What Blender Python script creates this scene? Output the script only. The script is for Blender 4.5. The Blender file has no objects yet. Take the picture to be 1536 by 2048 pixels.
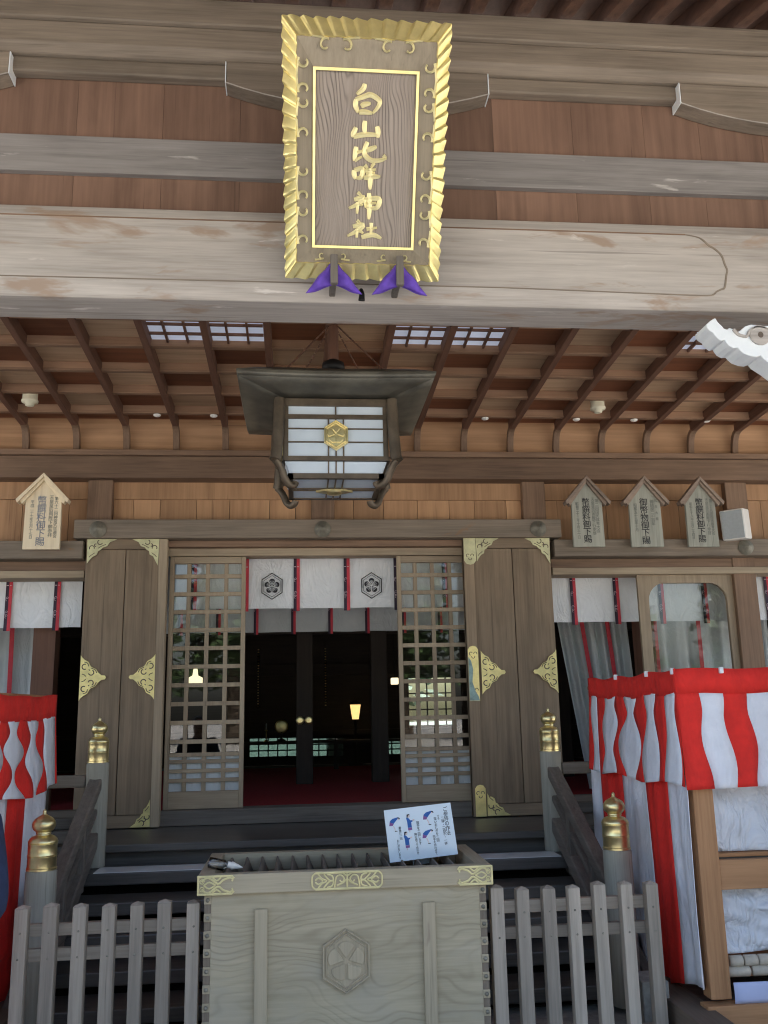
import bpy, math, random
from mathutils import Vector, Matrix
random.seed(7)
S = bpy.context.scene
COL = S.collection
R_ = math.radians
ORG = {}

# ------------------------------------------------------------------ materials
def newmat(name):
    m = bpy.data.materials.new(name); m.use_nodes = True
    nt = m.node_tree; b = nt.nodes['Principled BSDF']
    return m, nt, b
def N(nt, t, **k):
    n = nt.nodes.new(t)
    for a, v in k.items(): setattr(n, a, v)
    return n
def mixc(nt, fac, a, b, mode='MIX'):
    n = N(nt, 'ShaderNodeMix', data_type='RGBA', blend_type=mode)
    for s, v in ((0, fac), (6, a), (7, b)):
        if hasattr(v, 'links'): nt.links.new(v, n.inputs[s])
        elif s == 0: n.inputs[0].default_value = v
        else: n.inputs[s].default_value = (*v, 1)
    return n.outputs[2]
def mth(nt, op, a, b=None):
    n = N(nt, 'ShaderNodeMath', operation=op)
    for i, v in ((0, a), (1, b)):
        if v is None: continue
        if hasattr(v, 'links'): nt.links.new(v, n.inputs[i])
        else: n.inputs[i].default_value = v
    return n.outputs[0]
def ramp(nt, src, stops):
    n = N(nt, 'ShaderNodeValToRGB'); e = n.color_ramp.elements
    while len(e) < len(stops): e.new(0.5)
    for q, (p, c) in zip(e, stops):
        q.position = p; q.color = (*c, 1) if len(c) == 3 else c
    nt.links.new(src, n.inputs[0]); return n.outputs[0]
def noise(nt, vec, scale, detail=4, rough=.55, dist=0):
    n = N(nt, 'ShaderNodeTexNoise'); n.inputs['Scale'].default_value = scale
    n.inputs['Detail'].default_value = detail; n.inputs['Roughness'].default_value = rough
    n.inputs['Distortion'].default_value = dist
    nt.links.new(vec, n.inputs['Vector']); return n.outputs['Fac']
def wood(name, light, dark, axis='x', rough=.72, streak=34, patch=2.2, stain=None, stain_at=.62, rings=0, spread=.5, bump=.35, pale=None, crack=.45):
    m, nt, b = newmat(name)
    tc = N(nt, 'ShaderNodeTexCoord'); at = N(nt, 'ShaderNodeAttribute', attribute_name='tone')
    off = N(nt, 'ShaderNodeVectorMath', operation='SCALE'); off.inputs[0].default_value = (13.1, 7.7, 9.3)
    nt.links.new(at.outputs['Fac'], off.inputs['Scale'])
    add = N(nt, 'ShaderNodeVectorMath', operation='ADD')
    nt.links.new(tc.outputs['Object'], add.inputs[0]); nt.links.new(off.outputs[0], add.inputs[1])
    def mapped(al, ac):
        mp = N(nt, 'ShaderNodeMapping'); s = [ac]*3; s['xyz'.index(axis)] = al
        mp.inputs['Scale'].default_value = s; nt.links.new(add.outputs[0], mp.inputs[0]); return mp.outputs[0]
    st = noise(nt, mapped(.05, 1), streak, 5, .6)
    pt = noise(nt, mapped(.35, 1), patch, 4, .6, .4)
    fs = noise(nt, mapped(.03, 1), streak*3.3, 3, .6)
    f = mth(nt, 'ADD', mth(nt, 'ADD', mth(nt, 'MULTIPLY', st, .38), mth(nt, 'MULTIPLY', fs, .2)), mth(nt, 'MULTIPLY', pt, .42))
    if rings:
        w = N(nt, 'ShaderNodeTexWave', wave_type='RINGS', rings_direction='SPHERICAL'); w.inputs['Scale'].default_value = rings
        w.inputs['Distortion'].default_value = 5; w.inputs['Detail'].default_value = 2.5; w.inputs['Detail Scale'].default_value = 1.2
        nt.links.new(mapped(.22, 1), w.inputs[0])
        f = mth(nt, 'ADD', mth(nt, 'MULTIPLY', f, .72), mth(nt, 'MULTIPLY', w.outputs['Fac'], .22))
    col = ramp(nt, f, [(.34, tuple(q*.85 for q in dark)), (.5, tuple((a+c)/2 for a, c in zip(light, dark))), (.64, light)])
    if stain:
        sn = noise(nt, mapped(.25, 1), 6, 5, .6, .3)
        col = mixc(nt, ramp(nt, sn, [(stain_at, (0, 0, 0)), (stain_at+.07, (1, 1, 1))]), col, stain)
    if pale:
        sn = noise(nt, mapped(.16, 1), 15, 5, .6, .2)
        col = mixc(nt, ramp(nt, sn, [(.64, (0, 0, 0)), (.70, (1, 1, 1))]), col, pale)
    if crack:
        ck = noise(nt, mapped(.022, 1), 26, 3, .7, .15)
        cf = ramp(nt, ck, [(.66, (0, 0, 0)), (.70, (crack,)*3)])
        col = mixc(nt, cf, col, tuple(q*.42 for q in dark))
    v = mth(nt, 'ADD', mth(nt, 'MULTIPLY', at.outputs['Fac'], spread), 1-spread/2)
    vm = N(nt, 'ShaderNodeVectorMath', operation='SCALE'); nt.links.new(col, vm.inputs[0]); nt.links.new(v, vm.inputs['Scale'])
    nt.links.new(vm.outputs[0], b.inputs['Base Color'])
    b.inputs['Roughness'].default_value = rough
    bp = N(nt, 'ShaderNodeBump'); bp.inputs['Strength'].default_value = bump; bp.inputs['Distance'].default_value = .004
    nt.links.new(f, bp.inputs['Height']); nt.links.new(bp.outputs[0], b.inputs['Normal'])
    return m
def figured(name, light, dark, line, across='z', k=24., amp=11., al=.9, ac=2.4, wgt=.55, stain=None):
    m, nt, b = newmat(name); along = 'x' if across == 'z' else 'z'
    tc = N(nt, 'ShaderNodeTexCoord'); sp_ = N(nt, 'ShaderNodeSeparateXYZ'); nt.links.new(tc.outputs['Object'], sp_.inputs[0])
    def mapped(a, c):
        mp = N(nt, 'ShaderNodeMapping'); s = [c, c, c]; s['xyz'.index(along)] = a; mp.inputs['Scale'].default_value = s
        nt.links.new(tc.outputs['Object'], mp.inputs[0]); return mp.outputs[0]
    nz = noise(nt, mapped(al, ac), 1.0, 2, .5, .3)
    h = mth(nt, 'ADD', mth(nt, 'MULTIPLY', sp_.outputs['XYZ'.index(across.upper())], k), mth(nt, 'MULTIPLY', nz, amp))
    sn = mth(nt, 'ADD', mth(nt, 'MULTIPLY', mth(nt, 'SINE', mth(nt, 'MULTIPLY', h, 6.283)), .5), .5)
    ln = mth(nt, 'POWER', sn, 4.)
    fade = ramp(nt, noise(nt, mapped(.8, 3.), 2.2, 3), [(.38, (.15,)*3), (.62, (1,)*3)])
    pt = noise(nt, mapped(.8, 2.2), 2.3, 4); st = noise(nt, mapped(2.5, 70.), 1.0, 4)
    col = ramp(nt, mth(nt, 'ADD', mth(nt, 'MULTIPLY', pt, .55), mth(nt, 'MULTIPLY', st, .45)), [(.35, dark), (.62, light)])
    if stain: col = mixc(nt, ramp(nt, noise(nt, mapped(.9, 1.6), 2.6, 4), [(.5, (0,)*3), (.68, (.8,)*3)]), col, stain)
    col = mixc(nt, mth(nt, 'MULTIPLY', mth(nt, 'MULTIPLY', ln, fade), wgt), col, line)
    nt.links.new(col, b.inputs['Base Color']); b.inputs['Roughness'].default_value = .7
    bp = N(nt, 'ShaderNodeBump'); bp.inputs['Strength'].default_value = .35; bp.inputs['Distance'].default_value = .002; bp.invert = True
    nt.links.new(ln, bp.inputs['Height']); nt.links.new(bp.outputs[0], b.inputs['Normal']); return m
def plain(name, col, rough=.6, metal=0, var=.15, scale=8, bump=0, emit=0, spec=None, col2=None, wrinkle=0, weave=0):
    m, nt, b = newmat(name)
    tc = N(nt, 'ShaderNodeTexCoord')
    f = noise(nt, tc.outputs['Object'], scale, 5, .6)
    lo = col2 or tuple(c*(1-var) for c in col); hi = tuple(min(1, c*(1+var)) for c in col)
    nt.links.new(ramp(nt, f, [(.35, lo), (.65, hi)]), b.inputs['Base Color'])
    b.inputs['Roughness'].default_value = rough; b.inputs['Metallic'].default_value = metal
    if spec is not None: b.inputs['Specular IOR Level'].default_value = spec
    if bump:
        bp = N(nt, 'ShaderNodeBump'); bp.inputs['Strength'].default_value = bump; bp.inputs['Distance'].default_value = .003
        nt.links.new(f, bp.inputs['Height']); nt.links.new(bp.outputs[0], b.inputs['Normal'])
    if wrinkle:
        mp = N(nt, 'ShaderNodeMapping'); mp.inputs['Scale'].default_value = (1, 1, .45); mp.inputs['Rotation'].default_value = (.3, .5, .2); nt.links.new(tc.outputs['Object'], mp.inputs[0])
        w1 = noise(nt, mp.outputs[0], 5.5, 3, .55, 1.6); w2 = noise(nt, tc.outputs['Object'], 320, 1)
        hh = mth(nt, 'ADD', mth(nt, 'MULTIPLY', mth(nt, 'ABSOLUTE', mth(nt, 'SUBTRACT', w1, .5)), 1.0), mth(nt, 'MULTIPLY', w2, .012))
        bp = N(nt, 'ShaderNodeBump'); bp.inputs['Strength'].default_value = 1; bp.inputs['Distance'].default_value = wrinkle
        nt.links.new(hh, bp.inputs['Height']); nt.links.new(bp.outputs[0], b.inputs['Normal'])
    if emit:
        b.inputs['Emission Color'].default_value = (*col, 1); b.inputs['Emission Strength'].default_value = emit
    return m
def glassmat(name, refl=1.0, tint=(.88,.9,.89,1)):
    m = bpy.data.materials.new(name); m.use_nodes = True; nt = m.node_tree; nt.nodes.clear()
    o = N(nt, 'ShaderNodeOutputMaterial'); mx = N(nt, 'ShaderNodeMixShader'); t = N(nt, 'ShaderNodeBsdfTransparent')
    g = N(nt, 'ShaderNodeBsdfGlossy'); g.inputs['Roughness'].default_value = .015
    fr = N(nt, 'ShaderNodeFresnel'); fr.inputs['IOR'].default_value = 1.5
    t.inputs[0].default_value = tint
    nt.links.new(mth(nt, 'MULTIPLY', fr.outputs[0], refl), mx.inputs[0])
    nt.links.new(t.outputs[0], mx.inputs[1]); nt.links.new(g.outputs[0], mx.inputs[2]); nt.links.new(mx.outputs[0], o.inputs[0])
    return m

M = {}
def both(k, **a):
    for ax in 'xyz': M[k+'_'+ax] = wood(k+'_'+ax, axis=ax, **a)
both('beam', light=(.55,.50,.44), dark=(.33,.29,.25), stain=(.36,.27,.20), stain_at=.58, spread=.2, pale=(.66,.61,.55))
both('ledge', light=(.32,.295,.27), dark=(.185,.17,.155), stain=(.17,.10,.07), stain_at=.69, spread=.2, pale=(.47,.44,.40))
both('aged', light=(.31,.25,.185), dark=(.15,.118,.085), stain=(.30,.15,.06), stain_at=.70, spread=.25)
both('panelwood', light=(.27,.158,.105), dark=(.14,.078,.05), spread=.28, streak=14, patch=3.2)
both('tan', light=(.55,.325,.17), dark=(.34,.185,.09), spread=.4, streak=14)
both('brown', light=(.28,.175,.108), dark=(.14,.085,.052), spread=.3)
both('rafter', light=(.22,.108,.066), dark=(.115,.053,.031), spread=.3)
both('ceil_light', light=(.66,.46,.29), dark=(.45,.28,.16), spread=.5, streak=18)
both('batten', light=(.40,.24,.145), dark=(.25,.14,.08), spread=.4, streak=18)
both('ceil_dark', light=(.26,.095,.04), dark=(.16,.055,.022), spread=.4, streak=18)
both('door', light=(.32,.235,.15), dark=(.16,.115,.072), spread=.2, streak=22)
both('lattice', light=(.44,.35,.235), dark=(.27,.205,.135), spread=.2)
both('step', light=(.15,.14,.125), dark=(.07,.064,.058), rough=.38, spread=.25)
both('rail', light=(.22,.19,.155), dark=(.10,.085,.068), spread=.25)
both('post_grey', light=(.42,.405,.325), dark=(.27,.26,.21), spread=.2)
both('fence', light=(.47,.405,.325), dark=(.26,.22,.175), spread=.45)
both('box', light=(.52,.44,.30), dark=(.35,.295,.20), spread=.12, stain=(.33,.25,.18), stain_at=.68)
M['boxface'] = figured('boxface', (.53,.455,.31), (.38,.325,.215), (.21,.165,.105), 'z', 24., 18., 1.3, 2.6, .30, stain=(.45,.40,.30))
M['plaque_board'] = figured('plaque_board', (.37,.315,.265), (.27,.225,.185), (.07,.055,.045), 'x', 75., 17., 1.6, 4.0, .8)
both('plaque_frame', light=(.33,.28,.20), dark=(.20,.165,.115), spread=.15)
both('stall', light=(.50,.27,.13), dark=(.30,.145,.06), spread=.25)
both('sill', light=(.17,.125,.09), dark=(.08,.06,.045), spread=.2)
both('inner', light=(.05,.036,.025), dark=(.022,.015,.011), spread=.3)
M['tablet_new'] = wood('tablet_new', (.90,.78,.56), (.78,.65,.44), 'z', spread=.1)
M['tablet_old'] = wood('tablet_old', (.46,.46,.38), (.28,.29,.24), 'z', spread=.1)
M['tablet_roof'] = wood('tablet_roof', (.38,.29,.22), (.25,.19,.145), 'x', spread=.3)
M['gold'] = plain('gold', (.92,.78,.34), .38, .72, .10, 14, .15)
M['gold_dull'] = plain('gold_dull', (.62,.60,.36), .5, .5, .18, 10, .1)
M['gold_plate'] = plain('gold_plate', (.85,.74,.33), .42, .6, .15, 10, .1)
M['brass'] = plain('brass', (.80,.68,.34), .30, .9, .15, 9, .08)
M['gilt_bright'] = plain('gilt_bright', (.90,.80,.42), .45, .35, .08, 14, .1)
M['gilt'] = plain('gilt', (.74,.66,.35), .5, .45, .12, 14, .1)
M['verdigris'] = plain('verdigris', (.25,.235,.185), .55, .3, .3, 12)
M['patina'] = plain('patina', (.28,.40,.38), .6, .3, .3, 14)
M['bronze'] = plain('bronze', (.13,.122,.095), .5, .35, .3, 6, .1)
M['bronze_frame'] = plain('bronze_frame', (.12,.092,.062), .45, .45, .25, 10)
M['ink'] = plain('ink', (.03,.03,.035), .8)
M['ink_blue'] = plain('ink_blue', (.19,.22,.28), .8)
M['ink_faint'] = plain('ink_faint', (.17,.18,.16), .8)
M['white_paint'] = plain('white_paint', (.84,.87,.86), .6, 0, .04)
M['cloth_white'] = plain('cloth_white', (.84,.86,.86), .85, 0, .03, 7, wrinkle=.03)
M['cloth_grey'] = plain('cloth_grey', (.60,.64,.64), .9, 0, .06, 3, wrinkle=.02)
M['ribbon_red'] = plain('ribbon_red', (.62,.05,.07), .7)
M['ribbon_dark'] = plain('ribbon_dark', (.035,.02,.04), .7)
M['ribbon_pattern'] = plain('ribbon_pattern', (.62,.50,.52), .8)
M['red_cloth'] = plain('red_cloth', (.74,.024,.016), .85, 0, .10, 9, wrinkle=.022)
M['stall_white'] = plain('stall_white', (.76,.78,.83), .85, 0, .05, 9, wrinkle=.022)
M['purple'] = plain('purple', (.13,.06,.42), .75, 0, .2, 20, .1)
M['paper'] = plain('paper', (.58,.66,.72), .7, 0, .03)
M['glow_paper'] = plain('glow_paper', (.66,.72,.86), .7, 0, .03, emit=.09)  # weak emission stands in for light behind the vent paper
M['carpet'] = plain('carpet', (.36,.014,.018), .95, 0, .25, 40, .2)
M['strip_white'] = plain('strip_white', (.93,.96,.96), .22, 0, .03)
M['card'] = plain('card', (.72,.82,.88), .35, 0, .02)
M['plastic_white'] = plain('plastic_white', (.82,.80,.74), .4, 0, .03)
M['plastic_grille'] = plain('plastic_grille', (.42,.46,.47), .6, 0, .05, 60, .2)
M['cream'] = plain('cream', (.78,.74,.55), .5, 0, .04)
M['fig_blue'] = plain('fig_blue', (.02,.12,.42), .6)
M['fig_purple'] = plain('fig_purple', (.26,.10,.30), .6)
M['fig_skin'] = plain('fig_skin', (.72,.60,.56), .6)
M['black_metal'] = plain('black_metal', (.02,.02,.02), .5, .6)
M['stone'] = plain('stone', (.34,.34,.31), .9, 0, .2, 20, .5)
M['ground'] = plain('ground', (.42,.41,.385), .95, 0, .18, 3, .4)
M['tile'] = plain('tile', (.10,.09,.08), .7, 0, .3, 4)
M['plaster'] = plain('plaster', (.09,.07,.055), .9)
M['lamp_warm'] = plain('lamp_warm', (1.0,.62,.22), .5, emit=.38)
M['lamp_pale'] = plain('lamp_pale', (1.0,.86,.52), .5, emit=.42)
M['sheet'] = plain('sheet', (.68,.72,.78), .3, 0, .06, 4, wrinkle=.07)
M['sheet_blue'] = plain('sheet_blue', (.50,.56,.80), .5, 0, .04, 4)
M['bag'] = plain('bag', (.52,.47,.38), .45, 0, .12, 18, .4)
M['navy'] = plain('navy', (.012,.022,.06), .85, 0, .2, 30, .2)
M['trousers'] = plain('trousers', (.015,.015,.02), .85)
M['skin'] = plain('skin', (.55,.34,.25), .5, 0, .06)
M['hair'] = plain('hair', (.012,.01,.01), .45)
M['glass'] = glassmat('glass', 1.35, (.97,.98,.97,1))
M['tinted'] = glassmat('tinted', .6, (.20,.27,.25,1)); M['milky'] = glassmat('milky', .6, (.60,.68,.66,1))
M['clear'] = glassmat('clear', 2.5)
M['leaf'] = plain('leaf', (.05,.09,.03), .6, 0, .4, 2)
M['bark'] = plain('bark', (.10,.075,.055), .9, 0, .3, 6, .4)

# ------------------------------------------------------------------ mesh builder
def catmull(p, n=8):
    if len(p) < 3: return [tuple(map(float, q)) for q in p]
    out = []; q = [p[0]]+list(p)+[p[-1]]
    for i in range(1, len(q)-2):
        for k in range(n):
            t = k/n; out.append(tuple(.5*((2*q[i][j])+(-q[i-1][j]+q[i+1][j])*t+(2*q[i-1][j]-5*q[i][j]+4*q[i+1][j]-q[i+2][j])*t*t+(-q[i-1][j]+3*q[i][j]-3*q[i+1][j]+q[i+2][j])*t**3) for j in range(len(p[0]))))
    out.append(tuple(map(float, p[-1]))); return out
def facade(y0): return lambda u, v, n: (u, y0-n, v)
FLAT = lambda u, v, n: (u, -n, v)      # local frame: u = x, v = z, n towards -y

class MB:
    def __init__(s): s.v = []; s.f = []; s.m = []; s.t = []; s.sm = []
    def add(s, vs, fs, tone=None, mat=0, smooth=False):
        o = len(s.v); s.v += [tuple(q) for q in vs]
        if tone is None: tone = random.random()
        for f in fs: s.f.append([i+o for i in f]); s.m.append(mat); s.t.append(tone); s.sm.append(smooth)
    def box(s, x0, x1, y0, y1, z0, z1, tone=None, mat=0):
        vs = [(x, y, z) for x in (x0, x1) for y in (y0, y1) for z in (z0, z1)]
        s.add(vs, [(0,1,3,2), (4,6,7,5), (0,4,5,1), (2,3,7,6), (0,2,6,4), (1,5,7,3)], tone, mat)
        return s
    def hexa(s, vs, tone=None, mat=0):      # 8 verts in box order
        s.add(vs, [(0,1,3,2), (4,6,7,5), (0,4,5,1), (2,3,7,6), (0,2,6,4), (1,5,7,3)], tone, mat); return s
    def prism(s, pts, frame, n0, n1, tone=None, mat=0):
        k = len(pts); vs = [frame(u, v, n0) for u, v in pts]+[frame(u, v, n1) for u, v in pts]
        s.add(vs, [list(range(k))[::-1], list(range(k, 2*k))]+[(i, (i+1) % k, k+(i+1) % k, k+i) for i in range(k)], tone, mat); return s
    def ribbon(s, pts, w, h=.004, frame=FLAT, dome=0, n0=0, smooth_n=6, tone=.5, mat=0, closed=False):
        P = catmull(pts, smooth_n) if smooth_n > 1 else [tuple(q) for q in pts]
        n = len(P); W = w if callable(w) else (lambda t: w); vs = []; fs = []
        for i, p in enumerate(P):
            a = P[i-1] if (i or closed) else P[0]; b = P[(i+1) % n] if (i < n-1 or closed) else P[-1]
            dx, dy = b[0]-a[0], b[1]-a[1]; L = math.hypot(dx, dy) or 1; nx, ny = -dy/L, dx/L
            ww = W(i/max(1, n-1))/2
            for sx, hh in ((-1, 0), (-1, h), (0, h+dome), (1, h), (1, 0)):
                vs.append(frame(p[0]+nx*ww*sx, p[1]+ny*ww*sx, n0+hh))
        for i in range(n if closed else n-1):
            j = (i+1) % n
            for k in range(4): fs.append((i*5+k, j*5+k, j*5+k+1, i*5+k+1))
        if not closed: fs += [(0,1,2,3,4), ((n-1)*5+4, (n-1)*5+3, (n-1)*5+2, (n-1)*5+1, (n-1)*5)]
        s.add(vs, fs, tone, mat); return s
    def tube(s, pts, r, n=10, tone=None, mat=0, cap=True):
        P = [Vector(p) for p in pts]; rr = r if isinstance(r, (list, tuple)) else [r]*len(P)
        vs = []; fs = []; up = None
        for i, p in enumerate(P):
            d = (P[min(i+1, len(P)-1)]-P[max(i-1, 0)]).normalized()
            if up is None: up = d.orthogonal().normalized()
            a = (up-d*up.dot(d)).normalized(); b = d.cross(a); up = a
            for k in range(n):
                t = 2*math.pi*k/n; vs.append(p+(a*math.cos(t)+b*math.sin(t))*rr[i])
        for i in range(len(P)-1):
            for k in range(n): fs.append((i*n+k, i*n+(k+1) % n, (i+1)*n+(k+1) % n, (i+1)*n+k))
        s.add(vs, fs, tone, mat, True)
        if cap: s.add(vs[:n], [list(range(n))[::-1]], tone, mat); s.add(vs[-n:], [list(range(n))], tone, mat)
        return s
    def lathe(s, prof, c=(0,0,0), n=28, tone=.5, mat=0, axis='z'):
        vs = []; fs = []
        for r, z in prof:
            for k in range(n):
                t = 2*math.pi*k/n; a, b = r*math.cos(t), r*math.sin(t)
                q = (a, b, z) if axis == 'z' else ((a, z, b) if axis == 'y' else (z, a, b))
                vs.append((c[0]+q[0], c[1]+q[1], c[2]+q[2]))
        for i in range(len(prof)-1):
            for k in range(n): fs.append((i*n+k, i*n+(k+1) % n, (i+1)*n+(k+1) % n, (i+1)*n+k))
        s.add(vs, fs, tone, mat, True)
        s.add(vs[:n], [list(range(n))[::-1]], tone, mat); s.add(vs[-n:], [list(range(n))], tone, mat)
        return s
    def grid(s, fn, nu, nv, matfn=None, tone=.5, smooth=True):
        vs = [fn(i/nu, j/nv) for i in range(nu+1) for j in range(nv+1)]
        o = len(s.v); s.v += [tuple(q) for q in vs]
        for i in range(nu):
            for j in range(nv):
                s.f.append([o+i*(nv+1)+j, o+(i+1)*(nv+1)+j, o+(i+1)*(nv+1)+j+1, o+i*(nv+1)+j+1])
                s.m.append(matfn(i, j) if matfn else 0); s.t.append(tone); s.sm.append(smooth)
        return s
    def build(s, name, mats, parent=None, bevel=0, solid=0, recalc=True):
        me = bpy.data.meshes.new(name)
        o0 = ORG.get(parent.name, Vector((0,0,0))) if parent else Vector((0,0,0))
        me.from_pydata([tuple(Vector(q)-o0) for q in s.v], [], s.f)
        if not isinstance(mats, (list, tuple)): mats = [mats]
        for m in mats: me.materials.append(M[m])
        me.polygons.foreach_set('material_index', s.m); me.polygons.foreach_set('use_smooth', s.sm)
        a = me.attributes.new('tone', 'FLOAT', 'FACE'); a.data.foreach_set('value', s.t)
        if recalc:
            import bmesh
            bm = bmesh.new(); bm.from_mesh(me); bmesh.ops.recalc_face_normals(bm, faces=bm.faces); bm.to_mesh(me); bm.free()
        o = bpy.data.objects.new(name, me); COL.objects.link(o)
        if parent: o.parent = parent
        ORG[o.name] = o0
        if bevel:
            bv = o.modifiers.new('bevel', 'BEVEL'); bv.width = bevel; bv.segments = 2; bv.limit_method = 'ANGLE'; bv.angle_limit = R_(40)
        if solid:
            so = o.modifiers.new('solid', 'SOLIDIFY'); so.thickness = solid; so.offset = 0
        return o
def tag(o, label=None, cat=None, group=None, kind=None):
    for k, v in (('label', label), ('category', cat), ('group', group), ('kind', kind)):
        if v: o[k] = v
    return o
def thing(name, loc, label, cat, group=None, local=False, rot=(0,0,0)):
    o = bpy.data.objects.new(name, None); COL.objects.link(o); o.location = loc; o.rotation_euler = rot
    o.empty_display_size = .1
    ORG[o.name] = Vector((0,0,0)) if local else Vector(loc)
    return tag(o, label, cat, group)
def solo(o, loc):       # move the origin of a one-mesh thing to its base
    l = Vector(loc)
    for v in o.data.vertices: v.co -= l
    o.location = l; return o
def copy_tree(o, parent=None):
    c = o.copy(); COL.objects.link(c); c.parent = parent
    for ch in list(o.children): copy_tree(ch, c)
    return c
def box1(name, mat, parent, *b, bevel=.003, tone=None): return MB().box(*b, tone=tone).build(name, mat, parent, bevel=bevel)
def text_mesh(body, size, extr=.001, line=1.0):
    cu = bpy.data.curves.new('lettering', 'FONT'); cu.body = body; cu.size = size; cu.extrude = extr
    cu.align_x = 'CENTER'; cu.space_line = line; cu.resolution_u = 3; cu.offset = size*.004
    ob = bpy.data.objects.new('lettering', cu); COL.objects.link(ob)
    dg = bpy.context.evaluated_depsgraph_get(); me = bpy.data.meshes.new_from_object(ob.evaluated_get(dg))
    bpy.data.objects.remove(ob); bpy.data.curves.remove(cu); return me
def text_part(name, body, size, x, y, ztop, mat, parent, extr=.001, line=1.0, bold=0):
    me = text_mesh(body, size, extr, line); me.materials.clear(); me.materials.append(M[mat])
    o0 = ORG[parent.name]
    mx = max((v.co.y for v in me.vertices), default=0)
    for v in me.vertices:
        a, b_, c = v.co; v.co = (x+a-o0[0], y-c-o0[1], ztop+(b_-mx)-o0[2])
    o = bpy.data.objects.new(name, me); COL.objects.link(o); o.parent = parent; ORG[o.name] = o0; return o
def col_text(s): return '\n'.join(s)

XC = .21     # shrine's centre line
# ------------------------------------------------------------------ ground
g = MB().grid(lambda u, v: ((u-.5)*240, (v-.5)*240, 0), 6, 6, smooth=False).build('ground', 'ground', recalc=False)
tag(g, kind='structure')
# stone platform under the hall
pl = MB(); pl.box(-9, 10, 5.0, 17, .004, .07)
for i in range(14): pl.box(-4+i*.62, -4+i*.62+.60, 4.62, 4.98, .004, .10)
o = pl.build('stone_platform', 'stone', bevel=.006); tag(o, kind='structure')

# ------------------------------------------------------------------ shrine hall
hall = thing('shrine_hall', (XC, 7.5, 0), 'brown timber shrine hall front with coffered eave ceiling behind the grey porch beam', 'building')
CX = (-3.46, -1.63, 2.03, 3.86, 5.69)
for x in CX:
    MB().box(x-.1, x+.1, 7.42, 7.62, .5 if abs(x-XC) > 1.9 else 2.9, 3.7).build('column', 'brown_z', hall, bevel=.006)
MB().box(.11, .305, 7.43, 7.55, 3.2, 3.62).build('strut', 'brown_z', hall, bevel=.004)
MB().box(-3.6, 5.9, 7.33, 7.6, 3.60, 3.785).build('wall_plate', 'brown_x', hall, bevel=.004)
MB().box(-3.6, 5.9, 7.30, 7.6, 3.788, 3.835).build('moulding', 'brown_x', hall, bevel=.004)
# wall boards above the lintels
b = MB(); x = -3.5
while x < 5.8:
    w = random.uniform(.16, .36); cw = [c for c in CX if x < c < x+w]
    b.box(x, min(x+w-.004, 5.8), 7.50, 7.53, 3.0, 3.452); x += w
b.box(-3.5, 5.8, 7.485, 7.53, 3.454, 3.605)
b.build('wall_board', 'tan_z', hall)
MB().box(-1.79, 2.21, 7.27, 7.48, 3.085, 3.238).build('main_lintel', 'aged_x', hall, bevel=.006)
MB().box(-1.1, 1.44, 7.38, 7.6, 3.03, 3.083).build('door_head', 'brown_x', hall, bevel=.004)
MB().box(-1.06, 1.41, 7.44, 7.6, 2.965, 3.028).build('door_head', 'lattice_x', hall, bevel=.004)
for x0, x1 in ((-3.6, -1.72), (2.15, 5.9)):
    MB().box(x0, x1, 7.30, 7.60, 2.925, 3.07).build('side_lintel', 'aged_x', hall, bevel=.005)
    MB().box(x0, x1, 7.43, 7.60, 2.845, 2.923).build('side_lintel_rebate', 'brown_x', hall, bevel=.003)
    MB().box(x0, x1, 7.40, 7.62, 2.785, 2.843).build('side_door_head', 'lattice_x', hall, bevel=.003)
# nail covers
def nail_cover(x, z, y=7.27, r=.068):
    MB().lathe([(r, 0), (r*.98, -.012), (r*.72, -.018), (r*.70, -.026), (r*.3, -.032), (r*.28, -.045), (.004, -.052)], (x, y, z), 24, axis='y').build('nail_cover', 'verdigris', hall)
for x in (-1.60, .20, 2.01): nail_cover(x, 3.155)
nail_cover(3.83, 2.995, 7.30)
# cove boards and ribs
def cove(u, v):
    a = v*math.pi/2; return (-3.5+u*9.3, 7.44-.115*(1-math.cos(a))**1.3, 3.83+.235*math.sin(a)+.05*v)
MB().grid(cove, 1, 10).build('cove_board', 'tan_x', hall, recalc=False)
rib = None
RX = [.205+.407*k for k in range(-9, 14)]
for x in RX:
    if rib is None:
        m = MB(); pts_o = []; pts_i = []
        for k in range(9):
            a = k/8*math.pi/2; pts_o.append((7.41-.115*(1-math.cos(a))**1.3, 3.80+.255*math.sin(a)))
            pts_i.append((7.365-.10*(1-math.cos(a))**1.3, 3.80+.225*math.sin(a)))
        m.prism(pts_o+pts_i[::-1], lambda u, v, n: (n, u, v), -.026, .026)
        for i, q in enumerate(m.v): m.v[i] = (q[0]+x, q[1], q[2])
        rib = m.build('cove_rib', 'brown_z', hall, bevel=.003); r0 = x
    else:
        c = rib.copy(); COL.objects.link(c); c.location = (x-r0, 0, 0)
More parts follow.
